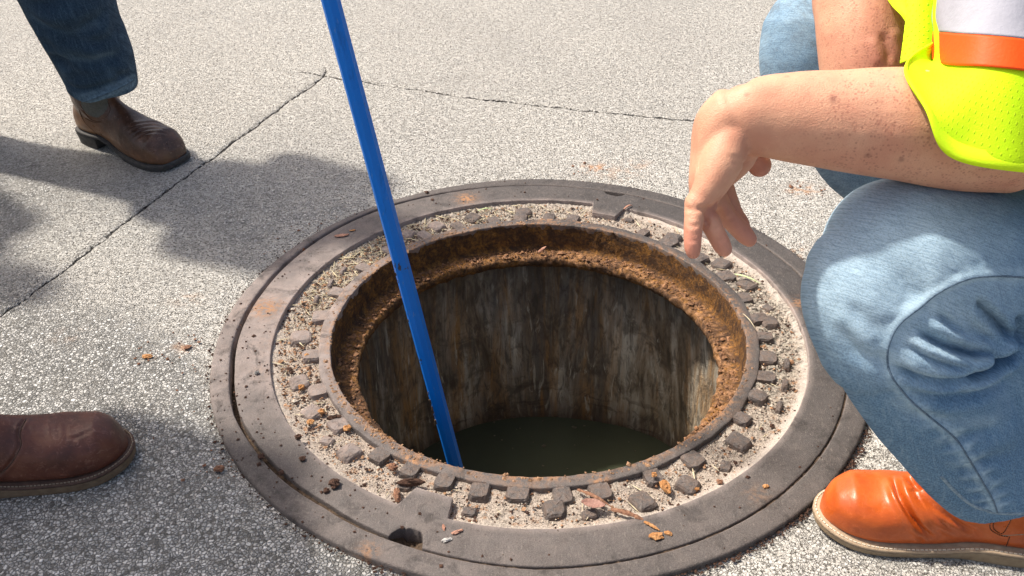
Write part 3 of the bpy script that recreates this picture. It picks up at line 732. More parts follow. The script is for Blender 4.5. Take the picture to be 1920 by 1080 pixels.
# ================================================================== BOOTS
def boot(root, toe, heel, half, L=.31, sole_t=.018, heel_h=.030, square=.0, arch=False, upper_m=None, sole_m=None, welt_m=None, stitch_m=None, shaft_to=None, shaft_r=(.052, .062), toe_h=.054, hs=1.0, voxel=.0030, stitch_len=.0036, wscale=1.0, rand_m=None, narrow_heel=.0):
    """toe, heel: ground points. Local x runs heel to toe. returns Surf of the upper and the local->world map"""
    toe = np.array([*toe[:2], 0]); heel = np.array([*heel[:2], 0]); ax = nrm(toe-heel); L = np.linalg.norm(toe-heel)
    ay = np.array([-ax[1], ax[0], 0]); az_ = np.array([0, 0, 1.])
    def lw(P): P = np.atleast_2d(P); return heel+P[:, :1]*ax+P[:, 1:2]*ay+P[:, 2:3]*az_
    # outline of the sole: station, left half width, right half width
    if square > .5: S = [(0, .0), (.02, .024), (.08, .034), (.2, .037), (.42, .034), (.62, .046), (.78, .0525), (.9, .049), (.965, .040), (.99, .030), (1, .0)]
    else: S = [(0, .0), (.015, .022), (.07, .034), (.2, .039), (.42, .038), (.62, .048), (.76, .0525), (.87, .047), (.945, .034), (.985, .018), (1, .0)]
    S = np.array(S); S[:, 1] *= half/.0525*wscale
    def hw(s): return np.interp(s, S[:, 0], S[:, 1])
    def outline(off=0.0, n=150):
        u = np.linspace(0, len(S)-1, n); C = crom(S, u); C[:, 1] = np.maximum(C[:, 1], 0)
        up = np.c_[C[:, 0]*L, C[:, 1]]; dn = np.c_[C[::-1, 0]*L, -C[::-1, 1]*.98]
        P = np.vstack([up[:-1], dn[:-1]])
        T = np.roll(P, -1, 0)-np.roll(P, 1, 0); T /= np.maximum(1e-9, np.linalg.norm(T, axis=1))[:, None]
        N = np.c_[-T[:, 1], T[:, 0]]
        return P+N*off, N
    def spring(x):                                       # toe spring and heel pitch of the sole bottom
        s = x/L; return .004*sstep(.82, 1.0, s)*1.2
    def slab(off0, off1, z0f, z1f, mat, name, rows=4, sel=None):
        P0, _ = outline(0); n = len(P0); V = []
        for k in range(rows+1):
            f = k/rows; off = off0+(off1-off0)*f-(.0012 if k in (0, rows) else 0); P, _ = outline(off)
            z = z0f(P[:, 0])*(1-f)+z1f(P[:, 0])*f
            V.append(lw(np.c_[P, z]))
        c0 = len(V)*n; F = [(a*n+i, a*n+(i+1) % n, (a+1)*n+(i+1) % n, (a+1)*n+i) for a in range(rows) for i in range(n)]
        h = n//2
        for lay in (0, rows):                            # zip top and bottom shut
            for i in range(h):
                a, b = lay*n+i, lay*n+(i+1) % n; c, d = lay*n+(n-1-i) % n, lay*n+(n-i) % n
                if len({a, b, c, d}) == 4: F.append((a, b, c, d))
                elif len({a, b, c}) == 3: F.append((a, b, c))
        return obj(name, mesh_np(name, np.vstack(V), F), mat, root)
    top = lambda x: heel_h+(sole_t-heel_h)*sstep(.28*L, .52*L, x)+spring(x)
    if arch:
        bot = lambda x: (heel_h-.008)*sstep(.34*L, .30*L, x)+spring(x)+(heel_h-.012)*sstep(.30*L, .33*L, x)*sstep(.60*L, .40*L, x)
        so_ = slab(.0035, .0035, lambda x: np.minimum(bot(x), top(x)-.006), top, sole_m, 'sole')
        # stacked heel
        P, _ = outline(.003); keep = P[:, 0] < .285*L; Q = P[keep]
        Q = Q[np.argsort(np.arctan2(Q[:, 1], Q[:, 0]-.15*L))]; n = len(Q); V = []
        for f in (0, .25, .5, .75, 1.0):
            q = Q*1.0; q = (Q-[.13*L, 0])*(.90+.10*f)+[.13*L, 0]; V.append(lw(np.c_[q, np.full(n, .0005+(heel_h-.0085)*f)]))
        F = [(a*n+i, a*n+(i+1) % n, (a+1)*n+(i+1) % n, (a+1)*n+i) for a in range(4) for i in range(n)]+[tuple(range(n)), tuple(4*n+i for i in range(n))]
        obj('heel', mesh_np('heel', np.vstack(V), F, False), sole_m, root)
    else:
        so_ = slab(.005, .0065, lambda x: spring(x)+.0005, lambda x: top(x)-.0052, sole_m, 'sole', rows=6)
        slab(.0075, .0070, lambda x: top(x)-.0050, top, rand_m or welt_m or sole_m, 'welt', rows=3)
    # upper
    prof = [(0.0, .052), (.05, .074), (.15, .092), (.3, .104), (.42, .102), (.54, .086), (.66, .070), (.78, .0605), (.88, toe_h), (.95, toe_h*.78), (.985, toe_h*.45), (1, .004)]
    pr = np.array(prof); pr[:, 1] *= 1+(hs-1)*sstep(1.0, .8, pr[:, 0]); secs = []; n = 40
    ss = np.r_[np.linspace(0, .08, 7), np.linspace(.1, .85, 30), np.linspace(.87, 1, 18)]
    V = []
    C = crom(S, np.linspace(0, len(S)-1, 300))
    for s in ss:
        wv = max(.001, np.interp(s, C[:, 0], C[:, 1])-.0012*1.0); hv = np.interp(s, pr[:, 0], pr[:, 1])
        tl = top(np.array([s*L]))[0]-.004
        ridge = sstep(.75, .45, np.array([s]))[0]
        for k in range(n):
            a = 2*math.pi*k/n; c, sn = math.cos(a), math.sin(a)
            pw = 2.6-.55*ridge
            yy = math.copysign(abs(c)**(2/pw if sn >= 0 else 2/6.), c)*wv*(1-(.10+.30*ridge)*max(0, sn)**1.5)
            zz = (math.copysign(abs(sn)**(2/pw), sn)*.5+.5)*hv if sn >= 0 else .5*hv*(1-abs(sn)**.6)
            if sn >= 0: zz = .42*hv+.58*hv*abs(sn)**(2/pw)
            else: zz = .42*hv*(1-abs(sn)**.45)
            V.append((s*L*(.985)+.003, yy, tl+zz))
    k = len(ss); F = [(i*n+j, i*n+(j+1) % n, (i+1)*n+(j+1) % n, (i+1)*n+j) for i in range(k-1) for j in range(n)]
    F += [tuple(range(n-1, -1, -1)), tuple((k-1)*n+j for j in range(n))]
    parts = [(lw(np.array(V)), F)]
    if shaft_to is not None:
        a0 = lw([.24*L, 0, heel_h+.035])[0]; a1 = lw([.235*L, 0, heel_h+.085])[0]; a2 = np.array(shaft_to)
        parts.append(tube([(a0, .038, .058), (a1, shaft_r[0]*.82, shaft_r[1]*.92), ((a1*.5+a2*.5), shaft_r[0]*.95, shaft_r[1]), (a2, *shaft_r)], hint=ay*0+ax, cap=.3))
    VV, FF = remesh(parts, voxel, 7)
    sf = Surf(VV, FF)
    # stitching on the welt, on both sides and round the toe
    if stitch_m is not None:
        P, N = outline(.0038, 220); x = P[:, 0]; zt = top(x)+.0004
        Lw = lw(np.c_[P, zt]); keep = x > .05*L
        up = Lw[:len(Lw)//2]; dn = Lw[len(Lw)//2:]; full = np.vstack([up, dn])
        r = stitch_line(full, np.tile([0, 0, 1.], (len(full), 1)), stitch_len, .0013, stitch_len*.45, ht=.0007)
        obj('welt_stitching', mesh_np('welt_stitching', *r, False), stitch_m, root)
    return sf, lw, L
def finish_boot(root, sf, mat, tan=None, grime=None, name='upper'):
    me = mesh_np(name, sf.V, sf.F); attr(me, 'tan', tan if tan is not None else np.zeros(len(sf.V))); attr(me, 'grime', grime if grime is not None else np.zeros(len(sf.V)))
    return obj(name, me, mat, root)
ML_or = m_leather('orange_leather', (.40, .066, .009), (.52, .098, .013), (.60, .140, .026), .27, .22, .0006)
ML_br = m_leather('chestnut_leather', (.060, .019, .012), (.13, .040, .022), (.20, .078, .040), .38, .55)
ML_dk = m_leather('dark_brown_leather', (.045, .023, .015), (.10, .048, .029), (.19, .092, .050), .26, .6)
MSOLE = m_simple('crepe_sole', (.22, .155, .095), (.34, .26, .165), 60, .85, .0012, 300)
MSOLE_D = m_simple('black_rubber', (.03, .029, .028), (.075, .07, .065), 90, .7, .0008, 300)
MWELT = m_simple('tan_welt', (.30, .215, .14), (.44, .33, .22), 120, .75, .0006, 500)
MWELT_D = m_simple('brown_welt', (.05, .026, .018), (.11, .06, .04), 120, .7, .0006, 500)
MSTW = m_simple('cream_thread', (.62, .55, .42), (.75, .68, .55), 200, .8)
MSTB = m_simple('tan_thread', (.22, .17, .12), (.36, .29, .21), 200, .8)
MDARK = m_simple('dark_thread', (.05, .022, .012), (.09, .04, .02), 200, .8)

# ================================================================== DENIM helper
def denim_obj(root, sf, mat, fade, dirt, axis_fn, seam=None, name='jeans'):
    me = mesh_np(name, sf.V, sf.F); V = sf.V
    attr(me, 'fade', np.clip(fade, 0, 1)); attr(me, 'dirt', np.clip(dirt, 0, 1)); attr(me, 'seamwear', seam if seam is not None else np.zeros(len(V)))
    du, dv = axis_fn(sf.V0); attr(me, 'du', du); attr(me, 'dv', dv)
    return obj(name, me, mat, root)
def dirs(a, b):
    a = nrm(a); b = nrm(b); return lambda V: (V@a, V@b)
MD_light = m_denim('faded_denim', (.060, .125, .215), (.135, .245, .365), (.42, .56, .65))
MD_dark = m_denim('indigo_denim', (.009, .022, .042), (.024, .056, .098), (.17, .27, .36))
MD_thread = m_simple('denim_seam', (.10, .16, .22), (.30, .40, .47), 260, .9, .0008, 500)
MD_thread_d = m_simple('indigo_seam', (.03, .055, .085), (.13, .20, .26), 260, .9, .0008, 500)

# ================================================================== RIGHT MAN (crouching)
def right_man():
    root = empty('person', G(1800, 1040)); tag(root, 'crouching person in faded jeans, orange boots and a lime safety vest beside the manhole', 'person')
    # ---- boot
    br = empty('boot', G(1800, 1040)); br.parent = root; br.matrix_parent_inverse = root.matrix_world.inverted()
    toe = np.array([.410, -.462]); heel = np.array([.733, -.520]); half = .0545
    ank = W(1905, 880, 1.115)
    sf, lw, L = boot(br, toe, heel, half, sole_t=.0165, heel_h=.027, upper_m=ML_or, sole_m=MSOLE, welt_m=MWELT, stitch_m=MSTW, shaft_to=lw_target(toe, heel, .22, .27), shaft_r=(.046, .056), toe_h=.062, hs=1.12, voxel=.0026, stitch_len=.0042)
    for pts, dp, wd, bl in [
        ([(1672, 888), (1690, 935), (1722, 985), (1770, 1030)], .0055, .0045, .0035),
        ([(1700, 888), (1722, 912), (1726, 918)], .006, .006, .003),
        ([(1690, 890), (1705, 930), (1760, 985), (1800, 1010), (1850, 1048)], -.0018, .006, 0),
        ([(1735, 925), (1790, 975), (1830, 1000), (1862, 1045)], .0016, .004, .0008),
        ([(1722, 905), (1750, 950), (1800, 985), (1840, 1020)], .0014, .0035, .0006),
        ([(1700, 910), (1722, 955), (1760, 1000)], .0009, .0022, .0003), ([(1708, 908), (1735, 958), (1775, 1005)], .0009, .0022, .0003),
        ([(1715, 908), (1748, 960), (1790, 1000)], .0008, .0022, .0003),
        ([(1740, 885), (1760, 905), (1775, 935)], .002, .004, .001), ([(1725, 880), (1745, 905), (1755, 930)], .002, .004, .001),
        ([(1722, 1000), (1735, 1030), (1755, 1050)], .0012, .004, .0004)]:
        sf.crease(pts, dp*2.1, wd*.85, .3, bl*1.8)
    sf.refresh(); sf.noise(.0005, 40, 3)
    finish_boot(br, sf, ML_or)
    sts = [sf.stitches(p, .0022, .0009, .0011) for p in ([(1868, 968), (1857, 980), (1858, 993), (1875, 1003), (1893, 1006)], [(1873, 968), (1863, 980), (1864, 992), (1879, 1000), (1890, 985), (1897, 970)], [(1893, 1006), (1884, 1030), (1877, 1045)])]
    sts = [s for s in sts if s is not None]
    if sts: obj('stitching', mesh_np('stitching', *join(sts), False), MDARK, br)
    rb = sf.ribbon([(1880, 1004), (1900, 1003), (1919, 1002)], .0016, .0006)
    if rb: obj('seam', mesh_np('seam', *rb), MSTB, br)
    # other boot, behind the near leg
    b2 = empty('boot', (.6, 0, 0)); b2.parent = root; b2.matrix_parent_inverse = root.matrix_world.inverted()
    s2, _, _ = boot(b2, (.66, -.02), (.97, .05), half, sole_t=.022, heel_h=.030, upper_m=ML_or, sole_m=MSOLE, welt_m=MWELT, stitch_m=None, shaft_to=lw_target((.66, -.02), (.97, .05), .22, .22), voxel=.006, toe_h=.062)
    finish_boot(b2, s2, ML_or)
    # ---- jeans
    hipL = np.array([.93, -.42, .36]); hipR = np.array([.95, -.10, .38])
    parts = [
        T_([(1575, 520, .975, 62, 1.0), (1656, 490, .99, 150, .92), (1760, 492, 1.0, 152, .95), (1900, 515, 1.04, 158, .95), (2120, 540, 1.12, 165, 1.0)], n=36, cap=.9),
        T_([(1612, 500, .985, 100, .9), (1618, 560, .985, 112, .9), (1655, 640, 1.0, 118, .9)], n=30, cap=.9),
        T_([(1640, 545, .985, 128, .85), (1700, 650, 1.01, 138, .85), (1762, 745, 1.05, 135, .8), (1822, 835, 1.09, 122, .8), (1868, 890, 1.115, 112, .85), (1880, 912, 1.122, 108, .85)], n=36, cap=.08),
        T_([(1800, 600, 1.02, 120, .9), (1930, 690, 1.08, 150, .9), (2020, 780, 1.12, 120, .9)], n=28, cap=.8)]
    kR = W(1538, 60, 1.47); aR = np.array([.87, .03, .22])
    parts += [tube([(W(1533, 66, 1.46), .080, .080), (W(1575, 60, 1.49), .086, .086), (W(1650, 60, 1.55), .092, .09), (W(1800, 120, 1.58), .10, .10), (hipR, .12, .12)], n=30),
              tube([(W(1530, 70, 1.455), .084, .082), (W(1532, 130, 1.47), .084, .082), (W(1575, 210, 1.52), .078, .078), (W(1650, 330, 1.60), .062, .075), (aR, .060, .07)], n=30, cap=1.0),
              tube([(hipL-[.10, 0, .03], .10, .10), (.5*(hipL+hipR)+[.03, 0, .02], .16, .15), (hipR-[.02, 0, 0], .11, .11)], n=30),
              tube([(np.array([.96, -.26, .34]), .17, .16), (np.array([.93, -.26, .50]), .17, .13)], n=30)]
    V, F = remesh(parts, .0034, 9)
    sf = Surf(V, F)
    # folds gathered behind the knee
    for pts, dp, wd, bl in [
        ([(1925, 655), (1880, 678), (1838, 700), (1800, 706)], .016, .008, .007),
        ([(1925, 658), (1870, 670), (1790, 655), (1745, 636), (1708, 610)], .011, .007, .007),
        ([(1880, 664), (1800, 682), (1745, 668), (1690, 640)], .006, .005, .005),
        ([(1918, 655), (1885, 622), (1850, 587), (1828, 555)], .010, .0065, .006),
        ([(1930, 655), (1912, 620), (1905, 590)], .012, .008, .005),
        ([(1830, 704), (1770, 714), (1710, 702), (1668, 676)], .0065, .0065, .006),
        ([(1860, 690), (1800, 702), (1740, 690), (1690, 668)], .004, .004, .003),
        ([(1820, 640), (1780, 610), (1750, 580)], .004, .006, .004),
        ([(1900, 700), (1830, 738), (1760, 744), (1700, 728)], .004, .010, .004),
        ([(1725, 600), (1770, 630), (1810, 650)], .004, .008, .003),
        ([(1640, 650), (1665, 690), (1700, 715)], .003, .012, .002),
        ([(1570, 600), (1600, 650), (1640, 690)], .002, .012, .002),
        ([(1590, 560), (1620, 600), (1660, 625)], .002, .011, .002),
        ([(1700, 760), (1740, 780), (1790, 790)], .0025, .012, .002),
        ([(1760, 830), (1820, 820), (1900, 800)], .003, .018, .002),
        ([(1800, 880), (1860, 860), (1920, 850)], .003, .018, .002),
        ([(1650, 400), (1750, 400), (1880, 430)], .002, .03, .0), ([(1600, 420), (1640, 380), (1700, 350)], .0015, .02, 0)]:
        sf.crease(pts, dp*1.4, wd*.68, .3, bl*.8)
    sf.refresh(); sf.noise(.0018, 11, 5, 2); sf.noise(.0007, 60, 6, 2)
    OUT = [(1925, 518), (1870, 515), (1815, 520), (1760, 545), (1722, 575), (1690, 600), (1672, 625), (1662, 660), (1668, 698), (1700, 742), (1740, 778), (1790, 820), (1815, 858), (1840, 900), (1860, 935), (1868, 958)]
    Ls, _ = sf.line(OUT, 80); dS, tS = sf.dist(Ls)
    sf.V += sf.N*(.0028*np.exp(-((dS-.0)/.0035)**2)+.0012*np.exp(-((dS-.010)/.005)**2)*vnoise(sf.V, 130, 8))[:, None]
    # puckers across the lower out-seam
    puck = np.sin(tS*150)*sstep(.60, .75, tS)*np.exp(-((dS-.010)/.009)**2)
    sf.V += sf.N*(.0016*puck)[:, None]; sf.refresh()
    K = W(1630, 420, .93)
    d1 = np.linalg.norm((sf.V-K), axis=1)
    fade = 1.0*np.exp(-(d1/.13)**2)+.16*np.exp(-((sf.V[:, 2]-.48)/.14)**2)+.10*vnoise(sf.V, 18, 12, 3)+.12
    Ls2, _ = sf.line([(1925, 650), (1860, 672), (1780, 690), (1720, 660)], 30); dF, _ = sf.dist(Ls2)
    fade += .12*np.exp(-(dF/.06)**2)*vnoise(sf.V, 60, 13, 2)
    # whiskers of pale wear along the folds
    for pts in ([(1690, 618), (1740, 650), (1800, 668), (1850, 672)], [(1672, 668), (1730, 700), (1800, 722), (1850, 712)], [(1700, 560), (1780, 585), (1850, 620)], [(1560, 560), (1590, 620), (1640, 670)], [(1680, 755), (1760, 790), (1860, 790)]):
        Lw, _ = sf.line(pts, 24)
        if len(Lw) > 3:
            dw, _ = sf.dist(Lw); fade += .22*np.exp(-(dw/.009)**2)
    kn = np.linalg.norm(sf.V-kR, axis=1)
    fade = np.where(sf.V[:, 1] > -.2, .42+.28*np.exp(-(kn/.11)**2)+.12*vnoise(sf.V, 20, 14, 2), fade)
    dirt = .9*np.exp(-(kn/.13)**2)*sstep(-.3, .4, vnoise(sf.V, 30, 15, 3))+.06
    seamw = np.clip(np.exp(-((dS-.004)/.004)**2)*.75+.5*np.clip(puck, 0, 1), 0, 1)
    denim_obj(root, sf, MD_light, fade, dirt, dirs(CR*.85+CU*.5, -CR*.35+CU*.95), seamw)
    # sewn out-seam and its gap
    rb = sf.ribbon([(x+2, y+3) for x, y in OUT], .0022, .0007, 120)
    if rb: obj('out_seam', mesh_np('out_seam', *rb), m_simple('seam_shadow_thread', (.06, .10, .15), (.16, .23, .30), 300, .95), root)
    hem = sf.ribbon([(1765, 893), (1790, 920), (1820, 945), (1850, 957), (1870, 962), (1905, 963), (1919, 962)], .005, .0012, 80)
    if hem: obj('hem', mesh_np('hem', *hem), MD_thread, root)
    # ---- arms: one body
    mp = [(1305, 380, .925), (1322, 374, .945), (1340, 364, .968), (1356, 350, .992)]
    f = lambda px, py, d, r, q=1.0: (W(px, py, d), r, r*q)
    parts = [
        T_([(1376, 214, .935, 56, .85), (1400, 219, .93, 68, .78), (1450, 219, .93, 79, .80), (1540, 223, .93, 90, .9), (1620, 228, .93, 99, .95), (1700, 233, .93, 106, 1), (1800, 243, .935, 114, 1), (1900, 250, .945, 112, 1)], n=32, cap=.5),
        # heel of the hand, then the metacarpals
        tube([f(1380, 215, .935, .031, 1.0), f(1352, 240, .945, .028, 1.2), f(1338, 290, .955, .0235, 1.45), f(1325, 345, .957, .0185, 1.7), f(1322, 372, .955, .0145, 1.9)], n=26, cap=.5),
        tube([f(1368, 262, .930, .022), f(1350, 310, .925, .0205), f(1330, 350, .925, .0165), f(1308, 378, .926, .0115)], n=20),
        tube([f(1390, 262, .950, .022), f(1384, 292, .955, .019), f(1360, 325, .960, .015)], n=18),
        # little, ring, middle, index
        tube([f(*mp[0], .0115), f(1302, 400, .924, .0100), f(1300, 423, .922, .0098), f(1299, 447, .922, .0092), f(1299, 464, .923, .0088), f(1300, 474, .924, .0075)], n=18, cap=.9),
        tube([f(*mp[1], .0118), f(1326, 398, .940, .0106), f(1333, 420, .936, .0105), f(1345, 444, .937, .0098), f(1354, 461, .939, .0092), f(1359, 469, .940, .0078)], n=18, cap=.9),
        tube([f(*mp[2], .0122), f(1352, 386, .970, .0112), f(1366, 407, .972, .0111), f(1385, 428, .974, .0104), f(1399, 443, .976, .0098), f(1406, 450, .977, .0084)], n=18, cap=.9),
        tube([f(*mp[3], .0120), f(1366, 380, .995, .0112), f(1374, 400, .998, .0108), f(1384, 414, 1.0, .0100), f(1391, 424, 1.0, .0092)], n=18, cap=.9),
        # thumb
        tube([f(1378, 262, .975, .019), f(1396, 280, .985, .0165), f(1414, 297, .99, .0140), f(1424, 309, .992, .0130), f(1424, 314, .992, .0120)], n=18, cap=.9),
        # upper arm and shoulder
        T_([(1880, 250, .95, 110, 1), (1920, 180, .98, 105, 1), (1960, 0, 1.03, 110, 1), (2030, -260, 1.10, 120, 1)], n=28),
        tube([(W(2030, -260, 1.10), .075, .075), (np.array([.83, -.28, 1.0]), .13, .11), (np.array([.86, -.12, .98]), .12, .11)], n=26),
        tube([(np.array([.83, -.2, 1.02]), .06, .06), (np.array([.80, -.21, 1.13]), .055, .055)], n=22),
        # far arm
        T_([(1618, 230, 1.14, 70, 1), (1620, 130, 1.12, 80, .95), (1617, 40, 1.12, 85, .95), (1622, -60, 1.14, 90, .9), (1690, -240, 1.22, 85, 1)], n=28),
        T_([(1625, 175, 1.13, 66, .9), (1720, 225, 1.13, 62, .9), (1820, 240, 1.13, 50, .9)], n=22),
        tube([(W(1690, -240, 1.22), .058, .058), (np.array([.80, -.10, .98]), .08, .08)], n=22),
    ]
    # head, turned down to the hole
    hc = np.array([.74, -.215, 1.22]); 
    parts += [tube([(hc+[.03, 0, -.10], .05, .05), (hc+[.0, 0, -.03], .072, .088), (hc+[.01, 0, .04], .076, .096), (hc+[.02, 0, .085], .055, .065)], n=26, hint=(1, 0, 0)),
              tube([(hc+[-.085, 0, .01], .007, .008), (hc+[-.105, 0, -.02], .012, .012), (hc+[-.09, 0, -.032], .012, .010)], n=12, hint=(0, 1, 0)),
              tube([(hc+[-.07, .02, -.055], .008, .008), (hc+[-.078, 0, -.057], .009, .010), (hc+[-.07, -.02, -.055], .008, .008)], n=12, hint=(0, 0, 1)),
              tube([(hc+[.01, .076, .015], .010, .02), (hc+[.01, .083, -.02], .008, .013)], n=12, hint=(0, 1, 0)), tube([(hc+[.01, -.076, .015], .010, .02), (hc+[.01, -.083, -.02], .008, .013)], n=12, hint=(0, 1, 0))]
    V, F = remesh(parts, .0023, 5)
    sf = Surf(V, F)
    for pts, dp, wd, bl in [
        ([(1368, 302), (1388, 306), (1412, 300)], .0012, .0022, .0005), ([(1362, 292), (1385, 296), (1405, 290)], .0009, .0022, .0003),
        ([(1303, 388), (1318, 392), (1332, 388)], .0022, .0026, .0010), ([(1340, 383), (1338, 398), (1345, 410)], .0010, .002, 0),
        ([(1286, 420), (1300, 424), (1313, 421)], .0008, .0018, .0004), ([(1290, 448), (1300, 451), (1310, 449)], .0007, .0018, .0003),
        ([(1328, 432), (1340, 430), (1350, 424)], .0008, .0018, .0004), ([(1340, 452), (1352, 450), (1362, 443)], .0007, .0018, .0003),
        ([(1357, 418), (1368, 412), (1376, 404)], .0008, .0018, .0004), ([(1376, 438), (1388, 432), (1396, 424)], .0007, .0018, .0003),
        ([(1296, 440), (1300, 442), (1309, 440)], .0006, .0014, .0002), ([(1283, 384), (1290, 392), (1300, 394)], .0012, .002, .0006),
        ([(1318, 392), (1323, 410), (1330, 430)], .0030, .0030, 0), ([(1340, 384), (1350, 405), (1362, 425)], .0030, .0030, 0),
        ([(1315, 240), (1310, 300), (1300, 360)], -.0012, .005, 0), ([(1340, 180), (1400, 165), (1500, 160)], -.0010, .008, 0),
        ([(1652, 55), (1664, 90), (1672, 122)], .0030, .006, .002)]:
        sf.crease(pts, dp, wd, .3, bl)
    sf.refresh(); sf.noise(.0008, 30, 3, 2)
    me = mesh_np('body', sf.V, sf.F)
    tip = np.zeros(len(sf.V))
    for a_, r_ in [((1300, 474, .924), .030), ((1361, 467, .946), .032), ((1401, 451, .97), .034), ((1424, 312, .992), .032), ((1320, 390, .94), .02), ((1665, 95, 1.05), .05), ((1391, 424, 1.0), .03)]:
        tip = np.maximum(tip, np.exp(-(np.linalg.norm(sf.V-W(*a_), axis=1)/r_)**2))
    attr(me, 'red', np.clip(tip*.6+.12*vnoise(sf.V, 20, 3, 2), 0, 1))
    pxl = (sf.V-CAMP)@CR/((sf.V-CAMP)@CF)*FPX+960
    attr(me, 'freckle', np.clip(sstep(1420, 1620, pxl), 0, 1))
    mh, _ = sf.hit(1562, 184); mole = np.zeros(len(sf.V))
    for px, py, s in ((1562, 185, .0035), (1400, 178, .0018), (1627, 291, .0025), (1475, 143, .0015), (1690, 300, .0025)):
        q, _ = sf.hit(px, py)
        if q is not None: mole = np.maximum(mole, np.exp(-(np.linalg.norm(sf.V-q, axis=1)/s)**2))
    attr(me, 'mole', np.clip(mole*.8, 0, 1))
    obj('body', me, MSK, root)
    # hair cap
    hv, hf = remesh([tube([(hc+[.035, 0, -.03], .074, .080), (hc+[.035, 0, .04], .080, .090), (hc+[.03, 0, .092], .055, .065)], n=26, hint=(1, 0, 0))], .008, 3)
    obj('hair', mesh_np('hair', hv, hf), m_simple('brown_hair', (.06, .035, .02), (.14, .08, .045), 90, .6, .003, 300), root)
    # ---- vest
    LIME = (.60, .92, .004); MV = m_vest('lime_mesh', LIME); MVs = m_vest('lime_binding', (.68, .98, .01), False)
    def patch(name, rows, mats, parent, nu=90, nv=60, closed=False, thick=.0014, holes=None, split=None, off=0.0):
        A = np.array([[W(*p) for p in r] for r in rows]); nr, nc = A.shape[:2]
        u = np.linspace(0, nc-1, nu); v = np.linspace(0, nr-1, nv)
        B = np.array([crom(A[i], u) for i in range(nr)])
        P = np.array([crom(B[:, j], v) for j in range(nu)]).transpose(1, 0, 2)
        du = np.gradient(P, axis=1); dv_ = np.gradient(P, axis=0); N = np.cross(du, dv_); N /= np.maximum(1e-12, np.linalg.norm(N, axis=2))[..., None]
        if (N[nv//2, nu//3]@(CAMP-P[nv//2, nu//3])) < 0: N = -N
        P = P+N*(off+.0030*vnoise(P.reshape(-1, 3)*[1, 1, .6], 16, 4, 2).reshape(nv, nu))[..., None]
        Vt = np.vstack([P.reshape(-1, 3), (P-N*thick).reshape(-1, 3)]); n = nu*nv; F = []
        I = np.arange(n).reshape(nv, nu)
        q = np.stack([I[:-1, :-1], I[:-1, 1:], I[1:, 1:], I[1:, :-1]], -1).reshape(-1, 4)
        F = [q, q[:, ::-1]+n]
        for e in (I[0], I[-1][::-1], I[:, 0][::-1], I[:, -1]): F.append(np.stack([e[1:], e[:-1], e[:-1]+n, e[1:]+n], -1))
        me = mesh_np(name, Vt, np.vstack(F))
        su = np.linalg.norm(np.diff(P[nv//2], axis=0), axis=1).sum(); sv = np.linalg.norm(np.diff(P[:, nu//3], axis=0), axis=1).sum()
        U, Vv = np.meshgrid(np.linspace(0, su, nu), np.linspace(0, sv, nv)); uu = np.tile(U.ravel(), 2); vv = np.tile(Vv.ravel(), 2)
        attr(me, 'u', uu); attr(me, 'v', vv)
        hl = np.ones(len(Vt)) if holes is None else np.tile(holes(U/su, Vv/sv).ravel(), 2)
        attr(me, 'holes', hl)
        return obj(name, me, mats, parent)
    vest = empty('safety_vest', W(1850, 150, .9)); vest.parent = root; vest.matrix_parent_inverse = root.matrix_world.inverted()
    # sleeve: columns run from behind the arm, over the left edge, across the front to the right
    sl_rows = [
        [(1850, -220, 1.14), (1790, -210, 1.05), (1800, -200, .96), (1880, -190, .90), (1980, -180, .89), (2080, -160, .95), (2110, -150, 1.05)],
        [(1835, 0, 1.08), (1757, 0, 1.0), (1775, 0, .93), (1850, 2, .872), (1950, 8, .868), (2040, 20, .93), (2070, 30, 1.03)],
        [(1830, 62, 1.07), (1757, 60, .965), (1778, 62, .906), (1850, 68, .858), (1950, 80, .858), (2040, 95, .92), (2070, 100, 1.02)],
        [(1828, 118, 1.06), (1752, 112, .940), (1778, 122, .890), (1850, 127, .852), (1950, 140, .852), (2040, 155, .915), (2070, 160, 1.02)],
        [(1800, 95, 1.0), (1722, 112, .918), (1756, 160, .872), (1835, 190, .848), (1935, 215, .846), (2040, 220, .91), (2070, 225, 1.02)],
        [(1775, 70, .98), (1703, 117, .902), (1746, 200, .860), (1800, 272, .853), (1925, 298, .846), (2050, 300, .91), (2080, 300, 1.02)],
        [(1770, 65, .975), (1697, 121, .898), (1735, 207, .858), (1780, 294, .858), (1922, 324, .850), (2055, 330, .91), (2085, 325, 1.02)]]
    hf_ = lambda u, v: .5*sstep(.54, .57, v)*sstep(.945, .925, v)*sstep(.27, .32, u)
    patch('sleeve', sl_rows, MV, vest, nu=150, nv=110, holes=hf_)
    def sub_rows(ra, rb, c0, c1):
        return [r[c0:c1] for r in sl_rows[ra:rb]]
    A = sl_rows
    patch('orange_band', [A[2][1:], [((a[0]+b[0])/2, (a[1]+b[1])/2, (a[2]+b[2])/2) for a, b in zip(A[2][1:], A[3][1:])], A[3][1:]], m_simple('orange_tape', (.93, .090, .0), (.88, .075, .0), 20, .6, .0003, 300), vest, nu=70, nv=14, off=.0028)
    up = [(x, y, d) for x, y, d in A[1][1:]]
    patch('reflective_strip', [A[0][1:], A[1][1:], [(a[0], a[1]-1, a[2]) for a in A[2][1:]]], m_simple('silver_tape', (.33, .33, .375), (.38, .38, .43), 30, .75, .0006, 200), vest, nu=70, nv=30, off=.0026)
    # hem binding along the sleeve opening
    V = []; hp = crom(np.array([W(*p) for p in A[-1]]), np.linspace(0, 5.6, 120))
    hin = crom(np.array([W(*[a*.72+b*.28 for a, b in zip(p, q)]) for p, q in zip(A[-1], A[-3])]), np.linspace(0, 5.6, 120))
    nn = np.array([nrm(CAMP-p) for p in hp]); F = []
